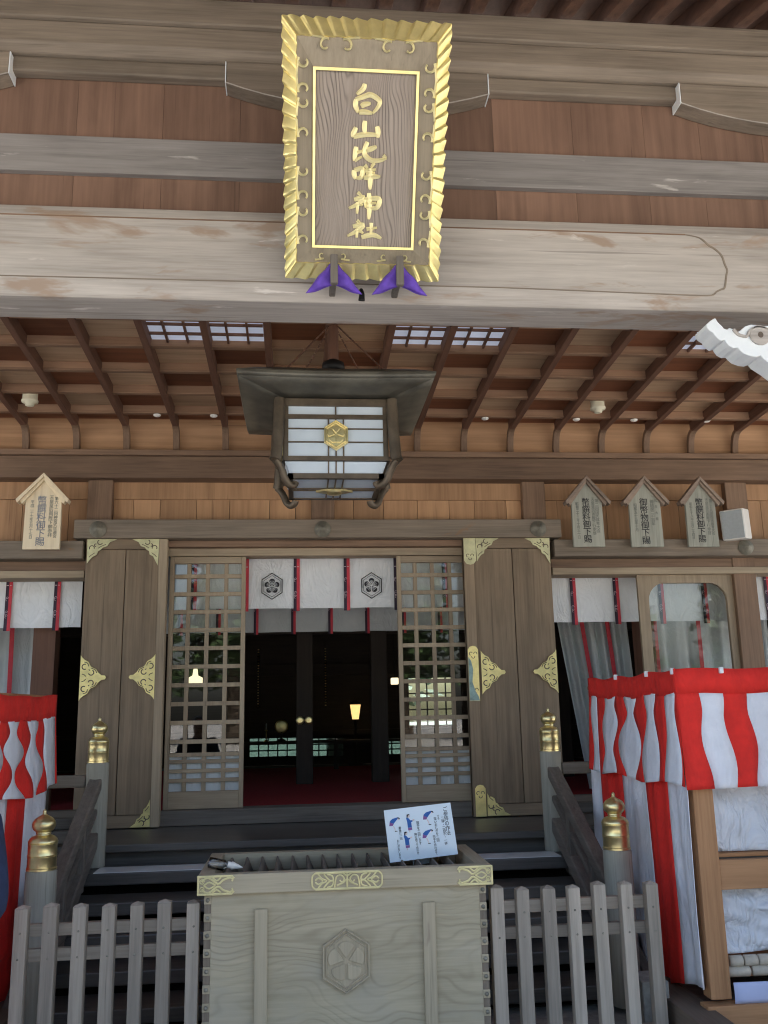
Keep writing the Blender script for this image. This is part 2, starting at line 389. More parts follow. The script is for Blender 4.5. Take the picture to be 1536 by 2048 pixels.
# coffered ceiling
def cz(Y): return 4.033+.057*(7.15-Y)
BY = [7.05-.402*k for k in range(7)]
m = MB(); lat = []
for i in range(len(RX)-1):
    for j in range(len(BY)):
        y1 = BY[j]; y0 = y1-.402; x0, x1 = RX[i], RX[i+1]
        zz = .088
        if j == 3 and i in (6, 7, 10, 11, 15, 19): lat.append((x0, x1, y0, y1)); 
        mat = (i+j) % 2
        m.hexa([(x, y, cz(y)+zz+h) for x in (x0, x1) for y in (y0, y1) for h in (0, .012)], mat=mat)
m.hexa([(x, y, cz(y)+.088+h) for x in (RX[0], RX[-1]) for y in (7.052, 7.36) for h in (0, .012)], mat=1)
m.build('ceiling_board', ['ceil_light_x', 'ceil_dark_x'], hall)
for y in BY:
    m = MB(); m.hexa([(x, y+dy, cz(y)+h) for x in (RX[0], RX[-1]) for dy in (-.018, .018) for h in (.036, .088)])
    m.hexa([(x, y+dy, cz(y)+h) for x in (RX[0], RX[-1]) for dy in (-.027, .024) for h in (.020, .036)])
    m.build('ceiling_batten', 'batten_x', hall, bevel=.003)
rf = None
for x in RX:
    if rf is None:
        m = MB(); m.hexa([(x+dx, y, cz(y)+h) for dx in (-.024, .024) for y in (4.35, 7.31) for h in (0, .087)])
        rf = m.build('ceiling_rafter', 'rafter_y', hall, bevel=.004); r0 = x
    else:
        c = rf.copy(); COL.objects.link(c); c.location = (x-r0, 0, 0)
for x0, x1, y0, y1 in lat:       # white papered vents with small lattice
    p = MB(); p.hexa([(x, y, cz(y)+.070+h) for x in (x0+.03, x1-.03) for y in (y0+.02, y1-.02) for h in (0, .01)])
    po = p.build('ceiling_vent', 'glow_paper', hall)
    q = MB()
    for k in (1, 2):
        xx = x0+(x1-x0)*k/3; q.hexa([(xx+dx, y, cz(y)+h) for dx in (-.007, .007) for y in (y0+.02, y1-.02) for h in (.045, .069)])
        yy = y0+(y1-y0)*k/3; q.hexa([(x, yy+dy, cz(yy)+h) for x in (x0+.03, x1-.03) for dy in (-.006, .006) for h in (.05, .0685)])
    q.build('vent_bar', 'rafter_x', po)
# closing boards above the ceiling, roof
m = MB()
m.hexa([(x, y, z+h) for x in (-8.5, 9.5) for y, z in ((4.45, 4.75), (11, 8.3)) for h in (0, .25)])
m.hexa([(x, y, z+h) for x in (-8.5, 9.5) for y, z in ((11.01, 8.3), (17.5, 4.75)) for h in (0, .25)])
m.build('roof', 'tile', hall)
# veranda
m = MB(); y = 6.52
m.box(-3.6, 5.9, 6.50, 7.60, .80, .848)
m.build('veranda_floor', 'step_x', hall, bevel=.006)
MB().box(-3.6, 5.9, 6.60, 6.66, .10, .795).build('veranda_skirting', 'step_x', hall)
MB().box(-1.06, 1.42, 7.40, 7.62, .852, .965).build('threshold', 'rail_x', hall, bevel=.004)
for x0, x1 in ((-3.6, -1.1), (1.46, 5.9)):
    MB().box(x0, x1, 7.42, 7.62, .852, .96).build('threshold', 'rail_x', hall, bevel=.004)
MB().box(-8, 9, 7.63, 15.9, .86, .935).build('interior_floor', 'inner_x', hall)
# outer walls of the hall
m = MB()
m.box(-8.1, -3.56, 7.45, 7.6, .1, 4.7); m.box(5.8, 9.1, 7.45, 7.6, .1, 4.7)
m.box(-8.1, -8, 7.6, 16, .1, 4.7); m.box(9, 9.1, 7.6, 16, .1, 4.7); m.box(-8, 9, 7.62, 16, 4.0, 4.06)
m.build('outer_wall', 'plaster', hall)
# back wall with openings
holes = [(-.70, -.02, 1.06, 1.33), (.18, .66, 1.05, 1.31), (1.08, 1.50, 1.05, 1.29), (1.62, 2.32, 1.45, 2.15)]
m = MB(); xs = sorted({-8., 9.}|{h[0] for h in holes}|{h[1] for h in holes})
for a, c in zip(xs[:-1], xs[1:]):
    hh = [h for h in holes if h[0] < (a+c)/2 < h[1]]
    if hh: m.box(a, c, 13.5, 13.6, .94, hh[0][2]); m.box(a, c, 13.5, 13.6, hh[0][3], 4.0)
    else: m.box(a, c, 13.5, 13.6, .94, 4.0)
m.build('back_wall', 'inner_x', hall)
for h in holes:
    q = MB(); n = max(2, round((h[1]-h[0])/.13))
    for k in range(n+1): xx = h[0]+(h[1]-h[0])*k/n; q.box(xx-.009, xx+.009, 13.47, 13.5, h[2], h[3])
    for k in range(0, 4): zz = h[2]+(h[3]-h[2])*k/3; q.box(h[0], h[1], 13.46, 13.49, zz-.009, zz+.009)
    qo = q.build('back_window', 'inner_z', hall); MB().box(h[0], h[1], 13.505, 13.51, h[2], h[3]).build('window_pane', 'milky' if h[3] > 2 else 'tinted', qo)
for x, y in ((-.0+.07, 10), (.88, 10), (-1.9, 10), (2.9, 10), (-3.5, 13.4), (4.8, 10)):
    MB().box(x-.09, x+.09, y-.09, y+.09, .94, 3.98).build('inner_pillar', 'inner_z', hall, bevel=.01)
for x in (.02, .115): MB().lathe([(.045, 0), (.045, -.01), (.03, -.018), (.012, -.014), (.002, -.016)], (x, 9.905, 1.60), 16, axis='y').build('door_pull', 'brass', hall)
for z0, z1, y in ((2.52, 2.62, 9.95), (2.2, 2.36, 13.3), (2.9, 3.1, 12)):
    MB().box(-7.9, 8.9, y, y+.08, z0, z1).build('inner_beam', 'inner_x', hall, bevel=.005)
MB().box(-3.5, 5.7, 13.2, 13.4, 1.36, 1.42).build('inner_rail', 'inner_x', hall)
MB().box(-2.2, -2.02, 7.8, 7.95, .94, 2.8).build('inner_door', 'rafter_z', hall)
MB().box(3.07, 3.2, 7.9, 8.1, .94, 2.8).build('inner_door', 'rafter_z', hall)
o = MB().grid(lambda u, v: (-7.5+u*16, 7.64+v*5.2, .945), 8, 8, smooth=False).build('red_carpet', 'carpet', recalc=False)
solo(o, (XC, 8, .945)); tag(o, 'dark red carpet covering the floor inside the shrine doorway', 'carpet')

# ------------------------------------------------------------------ entrance porch (outer beam, purlins, roof)
porch = thing('entrance_porch', (XC, 4.1, 0), 'weathered grey porch with a huge pale beam and curved brackets under its rafters', 'porch')
# big rainbow beam: chamfered section with an inset carved panel line
sec = [(4.0, 3.70), (4.0, 4.03), (4.02, 4.085), (4.28, 4.085), (4.30, 4.03), (4.30, 3.68), (4.275, 3.622), (4.035, 3.622)]
MB().prism(sec, lambda u, v, n: (n, u, v), -2.6, 3.0, tone=.55).build('main_beam', 'beam_x', porch, bevel=.006)
F = facade(4.0)
m = MB()
end = [(1.955, 4.022), (2.03, 4.006), (2.075, 3.965), (2.10, 3.95), (2.135, 3.915), (2.150, 3.86), (2.158, 3.83), (2.150, 3.80), (2.135, 3.735), (2.115, 3.725), (2.09, 3.712), (2.06, 3.692), (1.96, 3.690)]
m.ribbon([(-2.5, 4.022), (1.955, 4.022)], .006, .003, F, smooth_n=1, n0=.0)
m.build('carved_line', 'brown_x', porch)
m = MB(); m.ribbon(end, lambda t: .009 if .1 < t < .9 else .005, .003, F, smooth_n=4)
m.ribbon([(-2.5, 3.706), (1.0, 3.706), (1.96, 3.69)], .005, .003, F, smooth_n=1)
m.build('carved_line', 'aged_x', porch)
# board wall above the beam
m = MB(); x = -2.7
while x < 3.1:
    w = random.uniform(.26, .46); m.box(x, x+w-.0015, 4.125, 4.16, 4.05, 5.0); x += w
m.build('wall_board', 'panelwood_z', porch)
MB().box(-2.7, 3.1, 4.085, 4.124, 4.312, 4.512).build('tie_beam', 'ledge_x', porch, bevel=.004)
MB().box(-2.7, 3.1, 4.06, 4.124, 4.85, 4.935).build('purlin_support', 'aged_x', porch, bevel=.01)
MB().prism([(4.045, 4.937), (4.0, 4.975), (4.0, 5.095), (4.3, 5.095), (4.3, 4.937)], lambda u, v, n: (n, u, v), -2.7, 3.1, tone=.7).build('eave_purlin', 'aged_x', porch, bevel=.006)
MB().box(-2.7, 3.1, 3.975, 4.3, 5.098, 5.245, tone=.6).build('eave_purlin', 'aged_x', porch, bevel=.008)
# boat-shaped bracket arms
def bracket(xc):
    pts = []
    n = 14
    for k in range(n+1):
        t = -1+2*k/n; pts.append((xc+.672*t, 4.69+.11*abs(t)**2.2))
    top = [(xc+.672, 4.925), (xc-.672, 4.925)]
    m = MB(); m.prism(pts+top, facade(4.122), 0, .102)
    o = m.build('bracket_arm', 'aged_x', porch, bevel=.008)
    m = MB(); p2 = [(a, b) for a, b in pts]
    m.ribbon([(a, b_+.002) for a, b_ in pts], .006, .0015, facade(4.0198), smooth_n=1, mat=1)
    for s in (-1, 1): m.box(xc+s*.6745-.0025, xc+s*.6745+.0025, 4.018, 4.12, 4.80, 4.922)
    m.build('bracket_edge', ['white_paint', 'beam_x'], o)
for xc in (-2.095, .309, 2.69): bracket(xc)
# porch rafters and roof boarding, falling towards the steps
def rz(y): return 5.247-.38*(3.97-y)
m = MB(); m.hexa([(x, y, rz(y)+.11+h) for x in (-4.2, 4.7) for y in (1.7, 4.6) for h in (0, .02)]); m.build('roof_board', 'rafter_y', porch)
m = MB(); m.hexa([(x, y, rz(y)+.14+h) for x in (-4.4, 4.9) for y in (1.5, 4.7) for h in (0, .16)]); m.build('roof', 'tile', porch)
rf = None
for k in range(-17, 18):
    x = .21+.24*k
    if rf is None:
        m = MB(); m.hexa([(x+dx, y, rz(y)+h) for dx in (-.035, .035) for y in (1.75, 4.3) for h in (0, .108)]); rf = m.build('roof_rafter', 'rafter_y', porch, bevel=.004); r0 = x
    else: c = rf.copy(); COL.objects.link(c); c.location = (x-r0, 0, 0)
for y in (3.5, 3.1, 2.7, 2.3):
    MB().box(-4.1, 4.6, y-.015, y+.015, rz(y)+.085, rz(y)+.112).build('roof_batten', 'rafter_x', porch)
for x in (-2.45, 2.87):
    MB().box(x-.15, x+.15, 4.0, 4.3, .1, 3.62).build('porch_pillar', 'post_grey_z', porch, bevel=.02)
    MB().box(x-.15, x+.15, 4.05, 4.25, 4.086, 5.06).build('porch_pillar', 'post_grey_z', porch, bevel=.01)
# white carved cloud bracket at the right pillar
def px(zx, zy, Y=3.83):       # traced outline, turned into metres once
    return (1.91+(zx-265)*.000239, 3.409-(zy-550)*.000246)
low = [(265,550),(330,440),(345,370),(440,290),(545,230)]
top_ = [(590,320),(660,390),(700,445),(770,470),(810,430),(880,450),(960,520),(1040,480),(1150,390),(1280,350),(1536,380),(2200,300),(3300,200)]
bot = [(3300,1900),(2300,1650),(1900,1400),(1640,1190),(1536,1120),(1460,1070),(1400,990),(1310,1020),(1200,1010),(1060,960),(980,890),(945,840),(850,850),(760,800),(710,730),(690,680),(610,705),(540,650),(490,590),(470,545),(400,500),(345,440),(300,470)]
pts = [px(a, b_) for a, b_ in [(345,370),(440,290),(545,230)]+top_+bot[:-1]]
cb = MB().prism(pts, facade(3.95), 0, .13).build('carved_bracket', 'white_paint', porch, bevel=.004)
m = MB()
sc = [(1.0*math.cos(a), 1.0*math.sin(a)) for a in [math.pi*2*k/18 for k in range(18)]]
cx_, cz_ = px(1420, 585)
m.prism([(cx_+.052*a, cz_+.050*b_) for a, b_ in sc], facade(3.82), 0, .012)
m.ribbon([px(a, b_) for a, b_ in [(880,470),(950,560),(1030,600),(1150,610),(1200,520),(1300,440),(1420,420),(1560,450),(1700,560),(1800,760)]], .012, .012, facade(3.82))
m.build('scroll', 'beam_x', cb, bevel=.003)
MB().prism([(cx_+.013*a, cz_+.015*b_) for a, b_ in sc], facade(3.808), 0, .002).build('scroll_eye', 'sill_x', cb)

# ------------------------------------------------------------------ name plaque
PW, PH = .73, 1.085
base = Vector((.297, 3.86, 3.656)); tilt = R_(28.8)
pq = thing('name_plaque', base, 'tall tilted wooden name plaque with wavy gold rim and gold characters on the porch beam', 'plaque', local=True, rot=(tilt, 0, R_(0)))
MB().box(-.225, .225, .0, .03, .15, PH-.20, tone=.5).build('board', 'plaque_board', pq)
m = MB()      # raised sloping frame, mitred
def frame_ring(m, ox, oz0, oz1, ix, iz0, iz1, yo, yi, th, mat=0):
    O = [(-ox, oz0), (ox, oz0), (ox, oz1), (-ox, oz1)]; I = [(-ix, iz0), (ix, iz0), (ix, iz1), (-ix, iz1)]
    for k in range(4):
        a, b_, c, d = O[k], O[(k+1) % 4], I[(k+1) % 4], I[k]
        vs = [(a[0], yo, a[1]), (b_[0], yo, b_[1]), (c[0], yi, c[1]), (d[0], yi, d[1])]
        vs += [(p[0], p[1]+th, p[2]) for p in vs]
        m.add(vs, [(0,1,2,3), (7,6,5,4), (0,4,5,1), (1,5,6,2), (2,6,7,3), (3,7,4,0)])
frame_ring(m, .305, .075, PH-.075, .228, .145, PH-.195, -.045, -.012, .03)
m.build('frame', 'plaque_frame_z', pq)
m = MB(); frame_ring(m, .233, .141, PH-.19, .222, .152, PH-.202, -.022, -.020, .012); m.build('inner_gilt_edge', 'gold', pq)
m = MB()      # wavy flared rim
def rim_side(p0, p1, q0, q1, nrm, waves):
    n = waves*8
    def fn(u, v):
        a = Vector((p0[0]+(p1[0]-p0[0])*u, p0[1]+(p1[1]-p0[1])*u)); b_ = Vector((q0[0]+(q1[0]-q0[0])*u, q0[1]+(q1[1]-q0[1])*u))
        fade = min(1, u*waves*1.2, (1-u)*waves*1.2)
        ph = u*waves*2*math.pi+v*1.1*math.sin(u*math.pi*2+1.2)
        fr_ = (ph/(2*math.pi)+.2) % 1; w = fr_/.8 if fr_ < .8 else (1-fr_)/.2; w = .75*w+.25*abs(math.sin(u*math.pi*3.5+.4))
        p = a.lerp(b_, v)+Vector(nrm)*((w-.6)*.013*fade*(.3+.7*v))
        y = -.05+v*.035-(w-.5)*.014*fade*(.45+.55*v)
        return (p[0], y, p[1])
    m.grid(fn, n, 4, smooth=False)
ox, z0, z1 = .305, .075, PH-.075; gx, g0, g1 = .366, .004, PH
rim_side((-ox, z1), (-ox, z0), (-gx, g1+.005), (-gx+.012, g0), (-1, 0), 19)
rim_side((ox, z0), (ox, z1), (gx-.012, g0), (gx, g1+.005), (1, 0), 19)
rim_side((-ox, z0), (ox, z0), (-gx+.012, g0), (gx-.012, g0), (0, -1), 11)
rim_side((ox, z1), (-ox, z1), (gx, g1+.005), (-gx, g1+.005), (0, 1), 12)
m.build('gold_rim', 'gold', pq, solid=.008, recalc=False)
def curl(cx, cz, s=1, fl=1, vert=True, r=.029):
    P = []
    for k in range(15):
        a = k/14*4.4; rr = r*(1-.62*k/14)
        P.append((math.cos(a+2.6)*rr, math.sin(a+2.6)*rr))
    P = [(-r*1.2, -r*2.0), (-r*1.1, -r*.9)]+P
    return [(cx+(a*fl if vert else b_*s), cz+(b_*s if vert else a*fl)) for a, b_ in P]
PF = lambda u, v, n: (u, -.04-n, v)
for s in (-1, 1):
    for cz0, q in ((.17, 1), (.30, -1), (.36, 1), (.47, -1), (.62, 1), (.75, -1), (.80, 1), (.91, -1)):
        MB().ribbon(curl(s*.272, cz0, -q, -s), lambda t: .013-.005*t, .008, PF, dome=.004, smooth_n=2).build('gold_curl', 'gilt', pq)
for cx, q in ((-.18, 1), (-.09, -1), (.09, 1), (.18, -1)):
    MB().ribbon(curl(cx, PH-.108, q, -1, False), lambda t: .010-.003*t, .010, PF, dome=.004, smooth_n=2).build('gold_curl', 'gilt', pq)
    MB().ribbon(curl(cx*1.05, .108, q, 1, False, .016), lambda t: .008-.003*t, .006, PF, dome=.003, smooth_n=2).build('gold_curl', 'gilt', pq)
# brush-written characters, traced stroke by stroke
CH = [
 [[(603,462),(592,495),(552,532)],[(548,565),(545,610),(562,655)],[(546,568),(600,545),(640,533),(692,568),(684,610),(650,655)],[(578,612),(600,598),(638,590)],[(566,652),(600,648),(648,656)]],
 [[(602,708),(598,750),(600,800)],[(546,755),(528,800),(530,822)],[(530,818),(600,800),(690,800)],[(676,742),(682,780),(680,820)]],
 [[(546,885),(540,930),(532,984)],[(552,922),(585,912)],[(535,980),(580,952)],[(616,850),(600,895),(600,940),(640,975),(695,972),(732,955)],[(608,908),(640,895),(672,880)],[(712,938),(730,955)]],
 [[(530,1045),(532,1080),(540,1108)],[(532,1046),(582,1036),(574,1092),(542,1100)],[(598,1008),(615,1030)],[(655,992),(636,1026)],[(598,1048),(665,1036)],[(605,1068),(660,1060)],[(590,1098),(645,1088),(692,1086)],[(632,1030),(630,1110),(628,1178)]],
 [[(552,1200),(578,1225)],[(530,1252),(586,1234),(556,1280),(496,1314)],[(552,1268),(546,1350)],[(562,1275),(582,1292)],[(595,1248),(600,1306)],[(596,1246),(682,1240),(668,1304),(602,1304)],[(606,1276),(666,1270)],[(622,1202),(624,1300),(618,1388)]],
 [[(545,1398),(568,1420)],[(520,1442),(582,1430),(548,1470),(486,1512)],[(546,1460),(542,1522)],[(560,1470),(584,1488)],[(604,1458),(668,1446)],[(634,1412),(630,1504)],[(572,1518),(640,1498),(694,1522)]],
]
def toboard(a, b_):
    v = (1583-b_)/(1583-388.); lx = 285+(300-285)*v; rx = 875+(925-875)*v
    return (-.222+.444*(a-lx)/(rx-lx), .152+(PH-.354)*v)
for ch in CH:
    m = MB()
    for k, st in enumerate(ch):
        P = [toboard(*q) for q in st]
        m.ribbon(P, lambda t: .0225*(1-.38*abs(2*t-.8)**2), .006+.0004*k, lambda u, v, n: (u, -n, v), dome=.005, smooth_n=5)
    m.build('character', 'gilt_bright', pq)
# pegs that carry it and the purple cushions
for sx in (-.135, .165):
    MB().box(base.x+sx-.017, base.x+sx+.017, 3.735, 3.765, 3.578, 3.722).box(base.x+sx-.015, base.x+sx+.015, 3.766, 4.0, 3.635, 3.668).build('support_peg', 'rail_z', porch, bevel=.006)
    def fn(u, v, s=1): pass
    m = MB()
    for s in (-1, 1):
        A = (base.x+sx+s*.004, 3.775, 3.705); B = (base.x+sx+s*.004, 3.775, 3.592); Cc = (base.x+sx+s*.128, 3.79, 3.548); D = (base.x+sx+s*.075, 3.79, 3.628)
        def fn(u, v, A=A, B=B, Cc=Cc, D=D, s=s):
            p = Vector(A).lerp(Vector(B), v); q = Vector(D).lerp(Vector(Cc), v); r = p.lerp(q, u)
            r.y -= .022*math.sin(math.pi*u)*math.sin(math.pi*v)+.004*math.sin(u*9+v*5); return r
        m.grid(fn, 10, 8)
        def fb(u, v, fn=fn): r = Vector(fn(u, v)); r.y += .045*math.sin(math.pi*min(1, u*.9+.1))*math.sin(math.pi*(.1+.8*v)); return r
        m.grid(fb, 10, 8)
    o = m.build('cushion', 'purple', solid=.003, recalc=False); solo(o, (base.x+sx, 3.83, 3.6))
    tag(o, 'purple pointed cushion under the %s lower corner of the gold-rimmed name plaque' % ('left' if sx < 0 else 'right'), 'cushion', 'purple cushions under the plaque')
m = MB(); m.tube([(.30, 3.99, 3.66), (.30, 3.96, 3.655), (.302, 3.95, 3.63), (.300, 3.955, 3.60)], [.008, .010, .013, .016], 10)
o = m.build('hook', 'black_metal'); solo(o, (.30, 3.99, 3.6)); tag(o, 'small black metal hook on the pale beam between the purple cushions', 'hook')

# ------------------------------------------------------------------ hexagon crest helper
def crest(frame, cx, cz, R, petals_mat=0, petal_h=.002, line=.08):
    m = MB()
    def hexp(r): return [(cx+r*.88*math.sin(math.pi/3*k)*1.0, cz+r*math.cos(math.pi/3*k)) for k in range(6)]
    for k, (rr, w) in enumerate(((1, .075), (.82, .03))):
        m.ribbon(hexp(R*rr), R*w*1.0, petal_h+.0002*k, frame, smooth_n=1, closed=True)
    for k in range(5):
        a0 = math.pi/2+k*2*math.pi/5
        P = [(cx+.06*R*math.cos(a0), cz+.06*R*math.sin(a0))]
        for j in range(9):
            t = -1+2*j/8; a = a0+t*.50; r = R*(.53+.05*math.cos(t*2.2)-.05*abs(t)**3)
            P.append((cx+r*math.cos(a), cz+r*math.sin(a)))
        m.prism(P, frame, 0, petal_h)
        for dt in (-.28, 0, .28):
            m.ribbon([(cx+.16*R*math.cos(a0+dt*.6), cz+.16*R*math.sin(a0+dt*.6)), (cx+.42*R*math.cos(a0+dt), cz+.42*R*math.sin(a0+dt))], R*.03, .0006, frame, n0=petal_h+.0003, smooth_n=1, mat=1)
    return m
# ------------------------------------------------------------------ hanging lantern
LX, LY = .225, 5.465
ln = thing('hanging_lantern', (LX, LY, 3.05), 'large square bronze lantern with white panes hanging below the coffered ceiling', 'lantern')
m = MB(); h = .575
def sag(t): return .012*t*t
for s in range(4):
    a = s*math.pi/2; ca, sa = math.cos(a), math.sin(a)
    def fn(u, v, ca=ca, sa=sa):
        t = 2*u-1; w = h*(1-v)+.06*v; x = t*w; y = -w; z = 3.60+.22*v**.9+sag(t)*(1-v)
        return (LX+x*ca-y*sa, LY+x*sa+y*ca, z)
    m.grid(fn, 10, 6)
    def fe(u, v, ca=ca, sa=sa):
        t = 2*u-1; w = h-.012*v; x = t*w; y = -w; z = 3.60-.03*v+sag(t)
        return (LX+x*ca-y*sa, LY+x*sa+y*ca, z)
    m.grid(fe, 10, 1)
    def fu(u, v, ca=ca, sa=sa):
        t = 2*u-1; w = (h-.012)*(1-v)+.30*v; x = t*w; y = -w; z = 3.568+sag(t)*(1-v)-.035*v
        return (LX+x*ca-y*sa, LY+x*sa+y*ca, z)
    m.grid(fu, 10, 3)
m.build('hood', 'bronze', ln, solid=.006)
MB().lathe([(.05, 3.80), (.075, 3.82), (.07, 3.86), (.03, 3.885), (.028, 3.90)], (LX, LY, .02)).build('finial', 'black_metal', ln)
MB().tube([(LX, LY, 3.88), (LX, LY, 4.16)], .036, 12).build('hanging_pole', 'rafter_z', ln)
for sx in (-1, 1):
    for sy in (-1, 1):
        m = MB()
        for k in range(15):
            t0 = k/15; t1 = (k+.8)/15; f_ = lambda t: (LX+sx*(.30-.28*t), LY+sy*(.30-.28*t), 3.72+.42*t)
            m.tube([f_(t0), f_(t1)], .0055, 5)
        m.build('chain', 'rafter_z', ln)
        # corner post sweeping in to a curled foot
        P = [(.335, 3.52), (.34, 3.35), (.352, 3.17), (.36, 3.135)]
        m = MB(); m.tube([(LX+sx*a, LY+sy*a, z) for a, z in P], .034, 8)
        P = [(.36, 3.14), (.335, 3.11), (.315, 3.07), (.30, 3.03), (.275, 3.005), (.25, 3.01), (.243, 3.03)]
        m.tube([(LX+sx*a, LY+sy*a, z) for a, z in catmull(P, 3)], .023, 8)
        m.build('corner_post', 'bronze_frame', ln)
for s in range(4):
    a = s*math.pi/2; ca, sa = math.cos(a), math.sin(a)
    fr = lambda u, v, n, ca=ca, sa=sa: (LX+u*ca+(.30+n)*sa, LY+u*sa-(.30+n)*ca, v)
    m = MB(); m.prism([(-.30, 3.165), (.30, 3.165), (.30, 3.50), (-.30, 3.50)], fr, -.01, 0); m.build('pane', 'paper', ln)
    m = MB()
    for z0_, z1_ in ((3.405, 3.43), (3.145, 3.172)): m.prism([(-.31, z0_), (.31, z0_), (.31, z1_), (-.31, z1_)], fr, 0, .02)
    m.prism([(-.31, 3.485), (.31, 3.485), (.31, 3.53), (-.31, 3.53)], fr, 0, .018)
    for z in (3.345, 3.262): m.prism([(-.30, z-.004), (.30, z-.004), (.30, z+.004), (-.30, z+.004)], fr, 0, .008)
    for x in (-.045, 0, .045): m.prism([(x-.004, 3.173), (x+.004, 3.173), (x+.004, 3.404), (x-.004, 3.404)], fr, 0, .010)
    m.prism([(-.004, 3.431), (.004, 3.431), (.004, 3.484), (-.004, 3.484)], fr, 0, .01)
    for x in (-.295, .295): m.prism([(x-.012, 3.173), (x+.012, 3.173), (x+.012, 3.484), (x-.012, 3.484)], fr, 0, .014)
    m.build('pane_bars', 'bronze_frame', ln)
    cm = MB(); cz_ = 3.30
    hx = lambda r: [(r*.87*math.sin(math.pi/3*k), cz_+r*math.cos(math.pi/3*k)) for k in range(6)]
    cm.prism(hx(.095), fr, .011, .024)
    for k, r in enumerate((.090, .076)): cm.ribbon(hx(r), .006, .008, fr, dome=.003, n0=.024, smooth_n=1, closed=True)
    for k in range(5):
        a_ = math.pi/2+k*2*math.pi/5
        cm.prism([(.052*math.cos(a_+t*.55)*(1.0 if abs(t) < .9 else .85)+0, cz_+.052*math.sin(a_+t*.55)*(1.0 if abs(t) < .9 else .85)) for t in (-1, -.5, 0, .5, 1)]+[(.008*math.cos(a_), cz_+.008*math.sin(a_))], fr, .024, .033)
    cm.build('emblem', 'brass', ln, bevel=.002)
    # lower splayed panes
    m = MB(); v4 = [fr(-.30, 3.143, .0), fr(.30, 3.143, 0), fr(.275, 3.075, -.03), fr(-.275, 3.075, -.03)]
    m.add(v4, [(0,1,2,3)]); m.build('lower_pane', 'paper', ln, solid=.006)
    m = MB(); m.prism([(-.285, 3.045), (.285, 3.045), (.285, 3.074), (-.285, 3.074)], fr, -.045, -.015); 
    for x in (-.045, 0, .045): m.add([fr(x-.004, 3.143, .007), fr(x+.004, 3.143, .007), fr(x+.004, 3.075, -.023), fr(x-.004, 3.075, -.023)], [(0,1,2,3)])
    m.build('lower_bars', 'bronze_frame', ln, solid=.003)
MB().box(LX-.27, LX+.27, LY-.27, LY+.27, 3.052, 3.058).build('bottom_pane', 'paper', ln)
m = MB()
for x in (-.045, 0, .045): m.box(LX+x-.004, LX+x+.004, LY-.26, LY+.26, 3.042, 3.0515)
m.box(LX-.26, LX+.26, LY-.022, LY-.012, 3.040, 3.0505); m.box(LX-.26, LX+.26, LY+.012, LY+.022, 3.040, 3.0505)
m.build('bottom_bars', 'bronze_frame', ln)
m = MB(); m.prism([(LX+a, LY+b_) for a, b_ in ((-.115, 0), (-.06, -.045), (.06, -.045), (.115, 0), (.06, .045), (-.06, .045))], lambda u, v, n: (u, v, 3.039-n), 0, .012)
m.lathe([(.05, 3.027), (.045, 3.015), (.01, 3.01)], (LX, LY, 0), 12)
m.build('bottom_emblem', 'brass', ln)

# ------------------------------------------------------------------ doors
def scallop(pts): return pts
def gold_corner(parent, x, z, sx, sz, w=.16, h=.19, y=7.325, mat='gold_dull'):
    F = facade(y)
    P = [(0, 0), (w, 0), (w*.90, .012), (w*.74, .028), (w*.66, .060), (w*.52, .070), (w*.44, .092), (w*.36, .10), (w*.33, .13), (w*.20, .145), (w*.10, h*.86), (.004, h)]
    m = MB(); m.prism([(x+sx*a, z+sz*b_) for a, b_ in P], F, 0, .004)
    for k, (cx, cz0, r, st) in enumerate(((w*.42, .028, .019, .3), (w*.16, .075, .019, 2.6), (w*.28, .052, .010, 1.2))):
        A = [(cx+r*math.cos(st+t*.5), cz0+r*math.sin(st+t*.5)) for t in range(9)]
        m.ribbon([(x+sx*a, z+sz*b_) for a, b_ in A], .007, .0012+.0002*k, F, n0=.0045, mat=1, smooth_n=2)
    m.ribbon([(x+sx*a, z+sz*b_) for a, b_ in ((w*.62, .045), (w*.46, .062), (w*.36, .078))], .005, .001, F, n0=.0045, mat=1, smooth_n=3)
    m.ribbon([(x+sx*a, z+sz*b_) for a, b_ in ((w*.26, .115), (w*.14, .135), (w*.08, .15))], .005, .001, F, n0=.0045, mat=1, smooth_n=3)
    return m.build('corner_fitting', [mat, 'sill_z'], parent)
def gold_mid(parent, x, z, sx, y=7.325, w=.19, h=.175, mat='gold_plate'):
    F = facade(y); half = [(0, h), (.012, h*.90), (.03, h*.80), (.062, h*.70), (.075, h*.55), (.085, h*.47), (.12, h*.38), (.14, h*.22), (.165, h*.10), (.19, .016)]
    P = [(a, b_) for a, b_ in half]+[(.20, 0)]+[(a, -b_) for a, b_ in half[::-1]]
    m = MB(); m.prism([(x+sx*a, z+b_) for a, b_ in P], F, 0, .004)
    k = 0
    for s in (1, -1):
        for cx, cz0, r, st in ((.034, .085, .020, 1.2), (.085, .040, .020, 3.4)):
            A = [(cx+r*math.cos(st+t*.5), (cz0+r*math.sin(st+t*.5))*s) for t in range(9)]
            m.ribbon([(x+sx*a, z+b_) for a, b_ in A], .008, .0012+.0001*k, F, n0=.0045, mat=1, smooth_n=2); k += 1
        for Q in (((.03, .122), (.055, .112), (.064, .088)), ((.085, .074), (.115, .060), (.128, .035)), ((.066, .064), (.075, .055)), ((.015, .03), (.035, .022), (.045, .01))):
            m.ribbon([(x+sx*a, z+s*b_) for a, b_ in Q], .006, .001+.0001*k, F, n0=.0045, mat=1, smooth_n=3); k += 1
    return m.build('side_fitting', [mat, 'sill_z'], parent)
